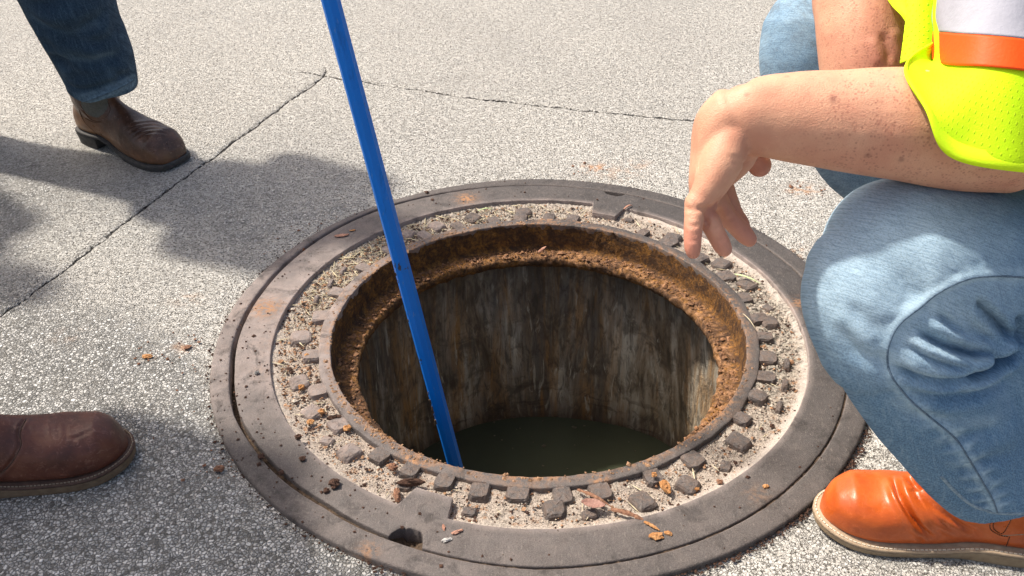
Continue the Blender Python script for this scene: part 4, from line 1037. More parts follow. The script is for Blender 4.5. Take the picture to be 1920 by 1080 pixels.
    for k in range(120):
        V += [hp[k]-nn[k]*.001, hp[k]+nn[k]*.0028, hp[k]*.7+hin[k]*.3+nn[k]*.0042, hin[k]+nn[k]*.0036, hin[k]+nn[k]*.0002]
    for k in range(119):
        for j in range(4): F.append((k*5+j, k*5+j+1, (k+1)*5+j+1, (k+1)*5+j))
    obj('hem_binding', mesh_np('hem_binding', V, F), MVs, vest)
    patch('vest_front', [[(1702, -140, 1.05), (1740, -140, 1.045), (1800, -140, 1.06)], [(1700, 0, 1.02), (1735, 0, 1.015), (1790, 0, 1.03)], [(1695, 60, 1.005), (1735, 60, 1.0), (1785, 60, 1.02)], [(1687, 119, .995), (1730, 105, .99), (1775, 90, 1.01)]], MV, vest, nu=40, nv=60)
    patch('vest_edge', [[(1640, -60, 1.06), (1700, -80, 1.05), (1760, -80, 1.06)], [(1665, -2, 1.045), (1702, -10, 1.04), (1740, -10, 1.05)], [(1690, 30, 1.035), (1703, 28, 1.03), (1725, 20, 1.04)], [(1700, 44, 1.03), (1704, 43, 1.03), (1712, 40, 1.035)]], MVs, vest, nu=30, nv=30)
    tv, tf = remesh([tube([(np.array([.94, -.26, .42]), .185, .14), (np.array([.90, -.26, .60]), .19, .15), (np.array([.86, -.24, .80]), .20, .14), (np.array([.84, -.22, .98]), .19, .11), (np.array([.82, -.22, 1.04]), .09, .08)], n=36, hint=(1, 0, 0))], .008, 5)
    o = obj('vest_back', mesh_np('vest_back', tv, tf), MV, vest)
    for k_ in ('u', 'v', 'holes'): attr(o.data, k_, np.zeros(len(tv)))
def lw_target(toe, heel, s, z):
    toe = np.array([*toe[:2], 0.]); heel = np.array([*heel[:2], 0.]); return heel+(toe-heel)*s+np.array([0, 0, z])
right_man()

# ================================================================== STANDING PEOPLE
def upper_body(root, hip, lean, facing, shirt_m, jeans_feet, arms, jeans_m=None, skin=True, head_off=(0, 0)):
    "shirt, arms and head of a standing man; hip is the pelvis centre"
    hip = np.array(hip, float); fx = nrm([*facing, 0]); sx = np.array([-fx[1], fx[0], 0]); up = np.array([0, 0, 1.])
    ch = hip+up*.38+np.array([*lean, 0]); nk = ch+up*.17; hd = nk+up*.17+fx*.03+np.array([*head_off, 0])
    sh = []
    parts = [tube([(hip, .175, .12), (hip*.5+ch*.5, .17, .12), (ch, .205, .125), (nk-up*.02, .13, .09), (nk+up*.02, .07, .07)], n=30, hint=fx)]
    skinp = [tube([(nk-up*.06, .06, .06), (nk+up*.08, .055, .055)], n=18, hint=fx),
             tube([(hd-up*.10+fx*.02, .05, .055), (hd-up*.04, .07, .088), (hd+up*.04, .076, .098), (hd+up*.10, .055, .068)], n=24, hint=fx),
             tube([(hd+fx*.09+up*.02, .008, .008), (hd+fx*.112-up*.015, .012, .012), (hd+fx*.098-up*.028, .012, .01)], n=10, hint=sx),
             tube([(hd+sx*.078+up*.01, .008, .018), (hd+sx*.084-up*.02, .006, .012)], n=10, hint=sx), tube([(hd-sx*.078+up*.01, .008, .018), (hd-sx*.084-up*.02, .006, .012)], n=10, hint=sx)]
    for s, el, wr in arms:
        sp = ch+sx*s*.19+up*.10; el = np.array(el); wr = np.array(wr); dd = nrm(wr-el)
        parts.append(tube([(sp, .065, .065), (sp*.4+el*.6, .055, .055), (el, .048, .048), (el*.3+wr*.7, .042, .04)], n=20))
        skinp.append(tube([(el, .038, .038), (el*.4+wr*.6, .035, .035), (wr, .027, .024), (wr+dd*.06, .042, .018), (wr+dd*.10, .038, .014)], n=18))
        for q in range(4):
            o_ = (q-1.5)*.02; a_ = nrm(np.cross(dd, up)) if abs(dd[2]) < .95 else sx
            skinp.append(tube([(wr+dd*.085+a_*o_, .010, .010), (wr+dd*.13+a_*o_*1.1, .009, .009), (wr+dd*(.165-.01*abs(q-1.5))+a_*o_*1.1-up*.012, .0075, .0075)], n=10))
        skinp.append(tube([(wr+dd*.03+nrm(np.cross(dd, up))*.03, .012, .012), (wr+dd*.08+nrm(np.cross(dd, up))*.055, .009, .009)], n=10))
    link = [tube([(nk-up*.04, .05, .05), (ch+up*.08+sx*.19, .04, .04)], n=14), tube([(nk-up*.04, .05, .05), (ch+up*.08-sx*.19, .04, .04)], n=14)]
    for s, el, wr in arms: link.append(tube([(ch+sx*s*.19+up*.08, .04, .04), (np.array(el), .036, .036)], n=14))
    V, F = remesh(parts, .009, 4); o = obj('shirt', mesh_np('shirt', V, F), shirt_m, root)
    V, F = remesh(skinp+link, .0065, 3); me = mesh_np('body', V, F)
    for k_ in ('red', 'freckle', 'mole'): attr(me, k_, np.zeros(len(V)))
    obj('body', me, MSK, root)
    V, F = remesh([tube([(hd-fx*.02-up*.02, .078, .085), (hd-fx*.015+up*.05, .080, .096), (hd-fx*.01+up*.105, .056, .066)], n=24, hint=fx)], .010, 3)
    obj('hair', mesh_np('hair', V, F), m_simple('dark_hair', (.03, .02, .013), (.08, .05, .03), 90, .6, .003, 300), root)
def upper_left_man():
    root = empty('person', G(230, 250)); tag(root, 'standing person in dark blue jeans and a square toed dark brown boot', 'person')
    br = empty('boot', G(250, 260)); br.parent = root; br.matrix_parent_inverse = root.matrix_world.inverted()
    toe = G(312, 322)[:2]; toe = np.array([-.905, .690]); heel = np.array([-1.212, .868])
    sf, lw, L = boot(br, toe, heel, .060, sole_t=.014, heel_h=.040, square=1, arch=True, upper_m=ML_dk, sole_m=MSOLE_D, stitch_m=None, shaft_to=lw_target(toe, heel, .28, .33), shaft_r=(.060, .078), toe_h=.062, hs=1.36, voxel=.0032)
    for k, dy in enumerate((0, 7, 14, 21)):
        sf.crease([(228+dy*.9, 247+dy), (255+dy*.7, 233+dy*.9), (290+dy*.4, 229+dy*.9), (312+dy*.3, 236+dy*.8)], .0016, .0030, .3, .0008)
    sf.crease([(203, 205), (195, 222), (170, 220), (150, 203)], .0012, .0025, .1, .0008)
    sf.refresh(); sf.noise(.0010, 30, 5)
    loc = sf.V-np.array([*heel, 0]); ax = nrm([*(toe-heel), 0]); s = (loc@ax)/L; side = loc@np.array([-ax[1], ax[0], 0])
    tan = np.clip((1.0*np.exp(-((s-.16)/.2)**2)*(.2+.8*sstep(-.010, -.035, side))*sstep(.14, .04, sf.V[:, 2])+.45*sstep(.075, .025, sf.V[:, 2])*sstep(0, -.03, side))*(.6+.5*vnoise(sf.V, 40, 3, 2)), 0, .85)
    finish_boot(br, sf, ML_dk, tan=tan)
    # elastic gore
    bd = crom(np.array([(150, 190), (156, 205), (170, 217), (186, 220), (198, 210), (203, 190), (185, 176), (162, 180)], float), np.linspace(0, 7, 36)); cc = bd.mean(0); V = []; okk = True
    for k in range(7):
        for b_ in bd:
            h_, n_ = sf.hit(*(cc+(b_-cc)*k/6))
            if h_ is None: okk = False; h_, n_ = sf.hit(*cc)
            V.append(h_+nrm(n_)*(.0010 if k < 6 else .0001))
    F = [(k*36+i, k*36+(i+1) % 36, (k+1)*36+(i+1) % 36, (k+1)*36+i) for k in range(6) for i in range(36)]
    obj('elastic_gore', mesh_np('elastic_gore', V, F), m_simple('grey_elastic', (.10, .105, .09), (.15, .15, .13), 200, .85, .0006, 700), br)
    for p in ([(150, 196), (168, 222), (190, 227), (206, 208), (202, 190)], [(148, 206), (158, 228), (176, 246), (182, 252)], [(160, 222), (176, 229), (193, 229)]):
        r = sf.ribbon(p, .0018, .0006)
        if r: obj('seam', mesh_np('seam', *r), MDARK, br)
    # jeans
    parts = [T_([(193, 165, 2.30, 63, 1.05), (187, 138, 2.28, 66, 1.05), (170, 90, 2.23, 72, 1.05), (145, 40, 2.18, 78, 1.05), (122, -20, 2.12, 86, 1.05), (80, -140, 2.02, 92, 1.05), (20, -330, 1.88, 98, 1.0)], n=34, cap=.06)]
    hip = np.array([-1.36, .80, .95])
    other = np.array([-1.62, .86, .10])
    parts += [tube([(W(20, -330, 1.88), .095, .10), (hip+[.06, -.06, -.04], .12, .12), (hip+[.03, -.03, .02], .15, .13)], n=26),
              tube([(other, .085, .085), (other*.6+hip*.4+[-.03, 0, 0], .085, .085), (hip+[-.08, .03, -.05], .115, .115), (hip, .14, .13)], n=26, cap=.1)]
    V, F = remesh(parts, .0052, 6); sf = Surf(V, F)
    for pts, dp, wd, bl in [
        ([(35, 10), (75, 42), (110, 58), (150, 52)], .010, .016, .007), ([(205, 10), (180, 38), (140, 62), (100, 60)], .008, .015, .006),
        ([(62, 75), (95, 108), (140, 118)], .009, .013, .006), ([(240, 95), (205, 110), (160, 112), (130, 96)], .006, .012, .005),
        ([(112, 145), (150, 168), (205, 158), (250, 132)], .007, .009, .005), ([(100, 88), (130, 75), (175, 78), (215, 66)], .005, .012, .004),
        ([(20, -15), (60, 8), (110, 0), (150, -20)], .009, .016, .007), ([(122, 168), (160, 182), (195, 176)], .004, .007, .003),
        ([(150, 20), (175, 70), (215, 125)], .005, .013, .003), ([(70, 45), (95, 80), (120, 135)], .006, .012, .004), ([(190, 120), (225, 140), (248, 145)], .004, .008, .003)]:
        sf.crease(pts, dp, wd, .4, bl)
    sf.refresh(); sf.noise(.003, 14, 6, 2)
    sf.refresh()
    Lh, _ = sf.line([(133, 188), (160, 192), (190, 183), (225, 168), (250, 155)], 40)
    fade = .20+.12*vnoise(sf.V, 14, 5, 3)
    for pts in ([(60, 30), (120, 60), (180, 45)], [(100, 100), (150, 112), (210, 100)], [(118, 130), (120, 160), (135, 185)], [(140, 180), (190, 172), (240, 150)]):
        Lw, _ = sf.line(pts, 24)
        if len(Lw) > 3: fade += .22*np.exp(-(sf.dist(Lw)[0]/.012)**2)
    bk = sf.V@CR; fade += .3*sstep(-1.02, -1.08, (sf.V-CAMP)@CR)*sstep(.45, .2, sf.V[:, 2])*0
    dh = sf.dist(Lh)[0]; dist_h = np.abs(dh-.012)
    sf.V += sf.N*(-.0016*np.exp(-(dist_h/.0035)**2)+.0012*np.exp(-((dh-.003)/.006)**2)*(1+vnoise(sf.V, 110, 4)))[:, None]
    denim_obj(root, sf, MD_dark, fade, np.zeros(len(sf.V)), dirs(CR, CU), np.clip(1.1*np.exp(-((dh-.004)/.009)**2)+.5*np.exp(-((dh-.018)/.004)**2), 0, 1))
    r = sf.ribbon([(134, 186), (160, 190), (190, 180), (225, 165), (251, 151)], .004, .0016, 60)
    if r: obj('hem', mesh_np('hem', *r), MD_thread_d, root)
    b2 = empty('boot', (-1.6, .8, 0)); b2.parent = root; b2.matrix_parent_inverse = root.matrix_world.inverted()
    s2, _, _ = boot(b2, (-1.45, .74), (-1.74, .91), .055, sole_t=.014, heel_h=.040, square=1, arch=True, sole_m=MSOLE_D, shaft_to=lw_target((-1.45, .74), (-1.74, .91), .24, .25), voxel=.007, toe_h=.052)
    finish_boot(b2, s2, ML_dk)
    upper_body(root, hip, (.06, -.02), (.9, -.42), m_simple('blue_work_shirt', (.10, .15, .22), (.13, .19, .27), 20, .9), None,
               [(1, (-1.27, 1.0, 1.12), (-1.16, .92, .90)), (-1, (-1.40, .58, 1.10), (-1.30, .62, .88))])
def lower_left_man():
    root = empty('person', G(60, 860)); tag(root, 'person at the left edge, only a reddish brown round toed boot in view', 'person')
    br = empty('boot', G(100, 860)); br.parent = root; br.matrix_parent_inverse = root.matrix_world.inverted()
    toe = np.array([-.650, -.340]); heel = np.array([-.962, -.432])
    sf, lw, L = boot(br, toe, heel, .057, hs=1.14, sole_t=.021, heel_h=.032, sole_m=MSOLE_T, rand_m=MWELT_D, welt_m=MWELT_D, stitch_m=MSTB, shaft_to=lw_target(toe, heel, .22, .30), toe_h=.060, voxel=.0026, stitch_len=.0038)
    for k in range(4):
        x = 96+k*4.5; sf.crease([(x-1, 790), (x+1, 812), (x+6, 838)], .0009, .0017, .3, .0004)
    for pts, dp in [([(110, 800), (128, 822), (160, 812), (185, 800)], .0010), ([(130, 835), (150, 818), (175, 812)], .0007), ([(60, 800), (75, 830), (85, 850)], .0010), ([(45, 790), (60, 815), (70, 835)], .001), ([(120, 790), (125, 810), (122, 830)], .0008)]:
        sf.crease(pts, dp, .0026, .3, .0004)
    sf.crease([(46, 788), (38, 800), (34, 815), (36, 835), (24, 860), (10, 878), (-5, 892)], .0022, .0022, 0, .0010)
    sf.refresh(); sf.noise(.0010, 30, 8)
    d = np.linalg.norm(sf.V-W(222, 800, 1.45), axis=1)
    c1, _ = sf.hit(222, 800); grime = np.zeros(len(sf.V))
    if c1 is not None: grime = .75*np.exp(-(np.linalg.norm(sf.V-c1, axis=1)/.028)**2)
    finish_boot(br, sf, ML_br, grime=grime)
    r = sf.ribbon([(48, 787), (41, 800), (37, 815), (39, 835), (27, 860), (13, 878), (2, 888)], .0022, .0009)
    if r: obj('seam', mesh_np('seam', *r), MWELT_D, br)
    # legs and the rest, out of the picture
    hip = np.array([-1.46, -.25, .86]); foot = np.array([-.915, -.42, .17]); of = np.array([-1.75, .10, .12])
    V, F = remesh([tube([(foot, .078, .085), (foot*.55+hip*.45+[.05, 0, 0], .085, .09), (hip+[.06, -.06, -.04], .12, .12)], n=26, cap=.05),
                   tube([(of, .08, .085), (of*.55+hip*.45, .085, .09), (hip+[-.04, .07, -.04], .12, .12)], n=26, cap=.05),
                   tube([(hip+[0, -.07, 0], .13, .12), (hip+[0, .07, 0], .13, .12)], n=24)], .009, 5)
    sf = Surf(V, F); sf.noise(.004, 14, 4, 2)
    denim_obj(root, sf, MD_dark, .3+0*V[:, 0], 0*V[:, 0], dirs(CR, CU))
    b2 = empty('boot', (-1.5, .1, 0)); b2.parent = root; b2.matrix_parent_inverse = root.matrix_world.inverted()
    s2, _, _ = boot(b2, (-1.60, .13), (-1.91, .07), .053, sole_t=.021, heel_h=.032, sole_m=MSOLE_T, rand_m=MWELT_D, welt_m=MWELT_D, shaft_to=lw_target((-1.60, .13), (-1.91, .07), .22, .22), voxel=.007, toe_h=.060)
    finish_boot(b2, s2, ML_br)
    upper_body(root, hip, (.28, .0), (1, .0), m_simple('grey_work_shirt', (.16, .16, .15), (.20, .20, .19), 20, .9), None,
               [(1, (-1.28, -.02, 1.0), (-1.14, -.10, .84)), (-1, (-1.24, -.52, 1.0), (-1.06, -.48, .84))])
MSOLE_T = m_simple('gum_sole', (.15, .095, .055), (.24, .165, .10), 60, .85, .0012, 300)
def far_left_man():
    root = empty('person', (-2.12, .60, 0)); tag(root, 'onlooker standing off to the left whose shadow reaches the left edge of the pavement', 'person')
    hip = np.array([-2.12, .60, .93])
    for dx, dy in ((.0, .15), (.05, -.13)):
        b = empty('boot', (hip[0]+dx, hip[1]+dy, 0)); b.parent = root; b.matrix_parent_inverse = root.matrix_world.inverted()
        t, h = (hip[0]+dx+.2, hip[1]+dy-.05), (hip[0]+dx-.1, hip[1]+dy)
        s2, _, _ = boot(b, t, h, .053, sole_m=MSOLE_T, rand_m=MWELT_D, welt_m=MWELT_D, shaft_to=lw_target(t, h, .22, .22), voxel=.008)
        finish_boot(b, s2, ML_br)
    V, F = remesh([tube([(hip+[-.02, .15, -.80], .08, .085), (hip+[0, .12, -.4], .085, .09), (hip+[0, .08, -.04], .12, .12)], n=24, cap=.05),
                   tube([(hip+[.03, -.13, -.80], .08, .085), (hip+[0.02, -.11, -.4], .085, .09), (hip+[0, -.08, -.04], .12, .12)], n=24, cap=.05),
                   tube([(hip+[0, -.07, 0], .13, .12), (hip+[0, .07, 0], .13, .12)], n=24)], .009, 5)
    sf = Surf(V, F); denim_obj(root, sf, MD_dark, .3+0*V[:, 0], 0*V[:, 0], dirs(CR, CU))
    upper_body(root, hip, (.06, -.02), (1, -.3), m_simple('tan_work_shirt', (.25, .21, .15), (.30, .26, .19), 20, .9), None,
               [(1, (-2.08, .90, 1.12), (-1.98, .84, .88)), (-1, (-2.12, .32, 1.12), (-2.02, .36, .88))])
upper_left_man(); lower_left_man(); far_left_man()

# ================================================================== DEBRIS
MCL = m_simple('dark_soil', (.035, .018, .012), (.10, .05, .032), 260, .95, .002, 500)
MRF = m_simple('rust_scale', (.30, .12, .03), (.50, .27, .12), 160, .9, .002, 400)
MLF = m_simple('dry_leaf_brown', (.30, .14, .09), (.46, .26, .19), 120, .85, .001, 300)
MBK = m_simple('bark_brown', (.12, .05, .03), (.32, .17, .10), 160, .9, .002, 300, stretch=(2, 1, 1))
MST = m_simple('straw', (.46, .38, .24), (.62, .55, .38), 100, .85)
MGR = m_simple('green_straw', (.40, .48, .24), (.52, .60, .34), 100, .8)
MPB = m_simple('grey_pebble', (.10, .10, .10), (.2, .19, .18), 200, .7)
def clod(r, seed, sq=(1, 1, .7), n=7):
    rr = random.Random(seed); V = []; F = []
    for i in range(n+1):
        ph = math.pi*i/n
        for k in range(n+3):
            th = 2*math.pi*k/(n+3); s = r*(1+rr.uniform(-.28, .28))
            V.append((s*math.sin(ph)*math.cos(th)*sq[0], s*math.sin(ph)*math.sin(th)*sq[1], s*math.cos(ph)*sq[2]))
    m_ = n+3
    for i in range(n):
        for k in range(m_): F.append((i*m_+k, i*m_+(k+1) % m_, (i+1)*m_+(k+1) % m_, (i+1)*m_+k))
    return np.array(V), F
def place(name, vf, mat, px, py, z, rot, label, cat, group=None, smooth=False):
    me = mesh_np(name, *vf, smooth); o = obj(name, me, mat); g = G(px, py, z)
    zmin = min(v.co.z for v in me.vertices)
    o.location = (g[0], g[1], z-zmin*.8); o.rotation_euler = (0, 0, rot); tag(o, label, cat, group); return o
ZR = ZT; ZS = -.002
def cl(px, py, r, z, label, mat=MCL, name='dirt_clod', cat='dirt clod', sq=(1, 1, .7), rot=0.0, group='clods of dirt on the manhole ring', seed=None):
    return place(name, clod(r, seed or int(px*7+py)), mat, px, py, z, rot, label, cat, group) if sq == (1, 1, .7) else place(name, clod(r, seed or int(px*7+py), sq), mat, px, py, z, rot, label, cat, group)
cl(628, 911, .0085, ZR, 'largest dark dirt clod on the flat iron band left of the pick hole')
cl(612, 922, .0048, ZR, 'small dark clod just below left of the largest clod on the flat iron band')
cl(567, 863, .0048, ZR, 'dark crumb of dirt on the lower left flat band, level with the left clod row')
cl(560, 822, .0055, ZR, 'brown clod perched on the inner edge of the lower left flat band')
cl(491, 859, .0055, ZR, 'brown clod lying in the seam at the lower left of the frame')
cl(482, 701, .0042, ZR, 'round grey pebble alone on the dusty left side of the flat band', MPB, 'pebble', 'pebble', group=None)
cl(745, 932, .011, ZS, 'long dark bark crumb standing beside the left corner of the lower iron tab', MBK, 'bark_crumb', 'bark', (.45, 1.3, .5), .2, None)
cl(771, 910, .0125, ZS, 'long dark clod lying level on the sand above the lower iron tab', MCL, 'dirt_clod', 'dirt clod', (1.5, .42, .5), .05)
cl(626, 787, .0095, ZS, 'dark finger shaped clod beside the orange rust flake at lower left', MCL, 'dirt_clod', 'dirt clod', (1.4, .42, .5), .15)
cl(651, 806, .0065, ZS, 'round orange rust flake between the lower left studs', MRF, 'rust_flake', 'rust flake', group='rust flakes on the manhole ring')
cl(603, 775, .0060, ZS, 'bright orange rust flake tucked behind the third left stud', MRF, 'rust_flake', 'rust flake', group='rust flakes on the manhole ring')
cl(583, 795, .0060, ZS, 'orange rust flake below the third left stud', MRF, 'rust_flake', 'rust flake', group='rust flakes on the manhole ring')
cl(566, 729, .0060, ZS, 'brown orange rust flake at the foot of the second left stud', MRF, 'rust_flake', 'rust flake', group='rust flakes on the manhole ring')
cl(576, 670, .0055, ZS, 'orange flake on the sand below the uppermost left stud', MRF, 'rust_flake', 'rust flake', group='rust flakes on the manhole ring')
cl(737, 880, .0070, ZS, 'brown lump between two teeth at the lower left of the opening', MBK, 'dirt_clod', 'dirt clod')
cl(1226, 893, .0045, ZR, 'tiny yellow orange flake on the lip below the dark water', MRF, 'rust_flake', 'rust flake', group='rust flakes on the manhole ring')
cl(1247, 917, .0105, ZS, 'long orange rust flake leaning in the corner beside a lower right tooth', MRF, 'rust_flake', 'rust flake', (.6, 1.35, .6), .35, 'rust flakes on the manhole ring')
cl(1349, 906, .0048, ZS, 'small round brown flake alone on the sand of the lower right channel', MBK, 'dirt_clod', 'dirt clod')
cl(1303, 920, .0058, ZS, 'rusty crumb just right below the lower right square stud', MRF, 'rust_flake', 'rust flake', (1.3, .6, .5), 0.1, 'rust flakes on the manhole ring')
cl(1231, 1008, .0080, ZR, 'yellow orange flake on the flat band below the bark strip', MRF, 'rust_flake', 'rust flake', (1.3, .8, .35), 0.2, 'rust flakes on the manhole ring')
cl(1253, 1001, .0050, ZR, 'reddish flake just right of the yellow flake on the lower flat band', MRF, 'rust_flake', 'rust flake', (1.2, .8, .35), -.4, 'rust flakes on the manhole ring')
cl(1436, 913, .0050, ZR, 'orange flake alone on the right flat band inside the seam', MRF, 'rust_flake', 'rust flake', (1.2, .8, .35), .4, 'rust flakes on the manhole ring')
cl(857, 999, .0065, ZR, 'curled brown bud scale on the flat band right of the pick hole', MLF, 'bud_scale', 'leaf scrap', (1.4, .5, .35), .4, None)
cl(832, 990, .0045, ZR, 'pale pinkish scrap standing on the band above the curled scale', MLF, 'bud_scale', 'leaf scrap', (.5, 1.2, .4), .2, None)
cl(838, 1014, .0055, ZR, 'pale grey seed husk on the flat band right of the pick hole', m_simple('grey_husk', (.35, .33, .31), (.5, .48, .45), 90), 'seed_husk', 'husk', (1.4, .6, .4), .4, None)
cl(18, 0, .01, 0, 'x') if False else None
cl(276, 670, .0085, .001, 'orange clay crumb on the pavement left of the manhole', MRF, 'clay_crumb', 'clay crumb', (1.2, .7, .3), .1, 'clay crumbs on the pavement left of the ring')
cl(352, 652, .0065, .001, 'small brown clay crumb nearest the left side of the manhole frame', MBK, 'clay_crumb', 'clay crumb', (1.1, .8, .3), .5, 'clay crumbs on the pavement left of the ring')
cl(411, 881, .0070, .001, 'brown crumb pair on the pavement at the lower left of the frame', MBK, 'clay_crumb', 'clay crumb', (1.2, .9, .4), .3, 'clay crumbs on the pavement left of the ring')
def leaf(L, w_, curl, seed, pts=14):
    rr = random.Random(seed); V = []; F = []
    for i in range(pts+1):
        u = i/pts; wd = w_*math.sin(math.pi*min(1, u*.94+.04))**.7*(1+rr.uniform(-.14, .14))
        for j, s in enumerate((-1, -.5, 0, .5, 1)):
            V.append(((u-.5)*L, s*wd/2, .002+curl*(s*s)*w_*.5+rr.uniform(-.0004, .0004)+curl*.2*L*(u-.5)**2))
    n = len(V); V += [(x, y, z-.0006) for x, y, z in V]
    for i in range(pts):
        for j in range(4):
            a = i*5+j; F += [(a, a+5, a+6, a+1), (n+a, n+a+1, n+a+6, n+a+5)]
        for j in (0, 4):
            a = i*5+j; F.append((a, a+5, n+a+5, n+a) if j else (a, n+a, n+a+5, a+5))
    return np.array(V), F
place('dry_leaf', leaf(.032, .011, .35, 1), MLF, 641, 443, ZR, .25, 'curled brown dry leaf beside the open seam at the upper left', 'leaf', smooth=True)
place('dry_leaf', leaf(.014, .006, .3, 2), MRF, 661, 433, ZR, .3, 'tiny orange leaf scrap right of the curled leaf at the upper left', 'leaf', smooth=True)
place('bark_flake', leaf(.036, .017, .4, 3, 11), m_simple('pink_bark', (.22, .11, .085), (.42, .25, .20), 70, .9, .002, 240), 1112, 947, .006, -.22, 'pinkish flat bark flake lying on the sand of the lower channel', 'bark', smooth=True)
def strip(a, b, r, seed, bend=.006, n=14, k=7):
    rr = random.Random(seed); st = []
    for i in range(n+1):
        u = i/n; p = np.array(a)*(1-u)+np.array(b)*u; s = r*(.35+.65*math.sin(math.pi*min(1, u+.08))**.6)*(1+rr.uniform(-.2, .2))
        st.append((p+[0, 0, bend*math.sin(math.pi*u)], s, s*.6))
    return tube(st, n=k, sub=1, cap=.5, hint=(0, 0, 1))
def stick(name, a, b, r, mat, label, cat, seed, bend=.004, group=None):
    V, F = strip(a, b, r, seed, bend); c = (np.array(a)+b)/2; me = mesh_np(name, V-c, F, False); o = obj(name, me, mat); o.location = c; tag(o, label, cat, group); return o
stick('bark_strip', G(1146, 955, .004), G(1212, 978, .006), .0044, MBK, 'long brown bark strip slanting from the sand onto the lower flat band', 'bark', 1)
stick('twig', G(1083, 918, .004), G(1146, 950, .006), .0032, MBK, 'thin dark twig lying against the lip above the pinkish bark flake', 'twig', 2)
stick('bark_splinter', G(1208, 978, .009), G(1236, 994, .010), .0028, MRF, 'short yellow splinter just past the lower end of the bark strip', 'bark', 3, .001)
stick('twig', G(1393, 588, .010), G(1417, 618, .010), .0009, MST, 'short pale twig leaning on the right teeth of the ring', 'twig', 4)
stick('grass_blade', G(1378, 514, .006), G(1426, 532, .006), .0022, MGR, 'pale green grass blade lying beside the right upper studs', 'grass blade', 5)
stick('grass_blade', G(897, 395, .003), G(924, 392, .003), .0020, MGR, 'pale green grass blade on the far side of the channel', 'grass blade', 6)
stick('twig', G(1170, 392, .010), G(1186, 385, .010), .0028, MLF, 'short reddish twig on the far iron tab near the far pick hole', 'twig', 7)
stick('twig', G(1010, 472, -.048), G(1024, 462, -.035), .0042, MLF, 'small reddish chip standing on the rusty seat at the far side', 'chip', 8, .0)
stick('twig', G(1148, 452, -.02), G(1155, 460, -.025), .0018, MSTB, 'tiny pale root hanging from the rusty throat at the far right', 'root', 9, .0)
# crumbs nobody could count
def scatter(name, n, pos_fn, size, mat, label, cat, sq=.6, kind='blob', seed=1):
    rg = np.random.default_rng(seed); B = []; Vs = []; Fs = []; nv = 0
    base = np.array([(1, 0, 0), (-1, 0, 0), (0, 1, 0), (0, -1, 0), (0, 0, 1), (0, 0, -1)], float)
    bf = np.array([(0, 2, 4), (2, 1, 4), (1, 3, 4), (3, 0, 4), (2, 0, 5), (1, 2, 5), (3, 1, 5), (0, 3, 5)])
    P = pos_fn(rg, n)
    for p in P:
        s = size*rg.lognormal(0, .45)
        if kind == 'blob': v = base*s*(1+rg.uniform(-.35, .35, (6, 1))); v[:, 2] *= sq
        else:
            v = base*np.array([s*6, s*.45, s*.35])
        a = rg.uniform(0, 6.28); t = rg.uniform(-.25, .25) if kind != 'blob' else rg.uniform(-.5, .5)
        c, s_ = math.cos(a), math.sin(a); ct, st_ = math.cos(t), math.sin(t)
        R1 = np.array([[c, -s_, 0], [s_, c, 0], [0, 0, 1]])@np.array([[ct, 0, st_], [0, 1, 0], [-st_, 0, ct]])
        Vs.append(v@R1.T+p+[0, 0, s*.2]); Fs.append(bf+nv); nv += 6
    o = obj(name, mesh_np(name, np.vstack(Vs), np.vstack(Fs), False), mat); tag(o, label, cat, kind='stuff'); return o
def ringpos(r0, r1, zf, tf=None):
    def f(rg, n):
        out = []
        while len(out) < n:
            th = rg.uniform(-180, 180)
            if tf is not None and rg.random() > tf(th): continue
            r = rg.uniform(r0, r1); t = math.radians(th); out.append((r*math.cos(t), r*math.sin(t), zf))
        return np.array(out)
    return f
def near(pts, z):
    def f(rg, n):
        out = []
        for i in range(n):
            px, py, s = pts[rg.integers(len(pts))]; g = G(px, py, z); out.append((g[0]+rg.normal(0, s), g[1]+rg.normal(0, s), z))
        return np.array(out)
    return f
ad = lambda a, b: abs((a-b+180) % 360-180)
scatter('grit', 3600, ringpos(.416, .492, -.004), .0014, m_simple('pale_grit', (.34, .28, .22), (.55, .48, .40), 200), 'pale grit strewn over the sand of the channel', 'grit', seed=1)
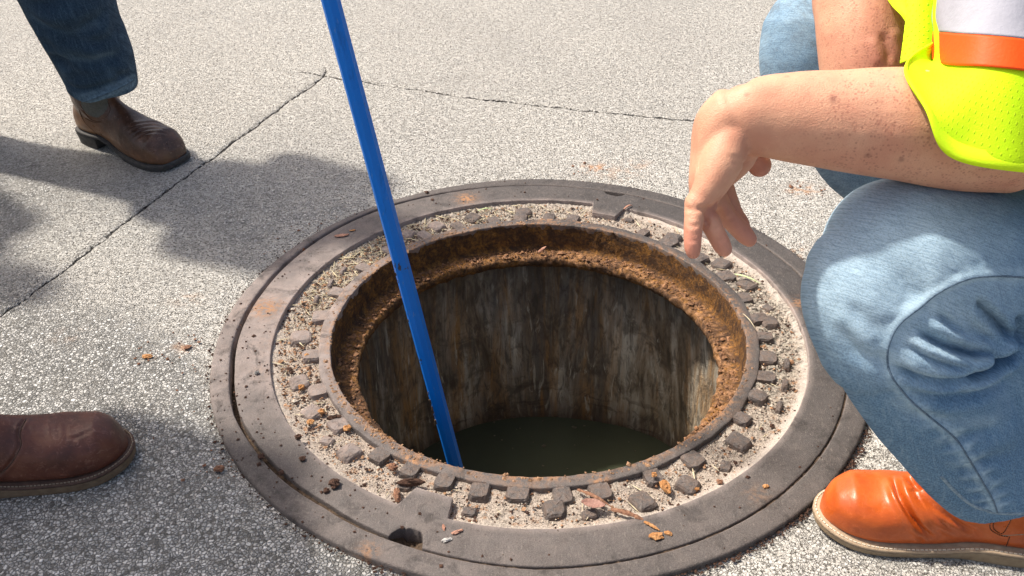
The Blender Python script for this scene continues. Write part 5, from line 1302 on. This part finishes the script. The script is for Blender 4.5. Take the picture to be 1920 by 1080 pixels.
scatter('rust_crumbs', 1500, ringpos(.412, .485, -.003, lambda th: .12+.88*math.exp(-(ad(th, 160)/50)**2)), .0018, m_simple('channel_rust', (.14, .06, .028), (.46, .27, .15), 70), 'orange rust crumbs along the left and far channel', 'rust crumbs', seed=2)
scatter('soil_crumbs', 2200, ringpos(.412, .492, -.003, lambda th: .35+.65*math.exp(-(ad(th, 160)/60)**2)), .0016, MCL, 'dark soil crumbs mixed in the channel sand', 'soil crumbs', seed=3)
scatter('straw_bits', 520, ringpos(.420, .488, -.001, lambda th: .03+.97*math.exp(-(ad(th, 140)/38)**2)), .0015, MST, 'short bits of straw along the far left channel', 'straw', kind='blade', seed=4)
scatter('band_specks', 260, ringpos(.498, .598, ZT+.0003, lambda th: .12+.88*math.exp(-(ad(th, -150)/32)**2)), .0017, MCL, 'dark specks of soil sprinkled on the lower left iron', 'soil crumbs', seed=5)
scatter('lip_crumbs', 520, ringpos(.386, .402, .0045, lambda th: .25*math.exp(-(ad(th, -60)/50)**2)+math.exp(-(ad(th, -135)/22)**2)+.5*math.exp(-(ad(th, 140)/40)**2)), .0020, m_simple('lip_rust', (.10, .05, .025), (.42, .25, .14), 70), 'rust crumbs along the inner lip of the opening', 'rust crumbs', seed=6)
scatter('seat_crumbs', 1500, ringpos(.346, .380, -.0565), .0024, m_simple('seat_rust', (.05, .025, .014), (.34, .17, .08), 60), 'rust crumbs lying on the seat below the lip', 'rust crumbs', seed=7)
scatter('pavement_crumbs', 160, near([(345, 640, .03), (280, 668, .015), (430, 700, .05), (360, 720, .06), (410, 880, .02), (620, 425, .03), (560, 460, .04), (1115, 315, .03), (1505, 355, .03), (1480, 480, .03), (640, 470, .01)], .001), .0022, MBK, 'brown crumbs scattered on the pavement round the ring', 'crumbs', seed=8)
scatter('edge_soil', 2400, ringpos(.598, .612, -.001, lambda th: .25+.75*math.exp(-(ad(th, -30)/60)**2)), .0013, MCL, 'dark soil packed round the outside of the frame', 'soil crumbs', seed=9)
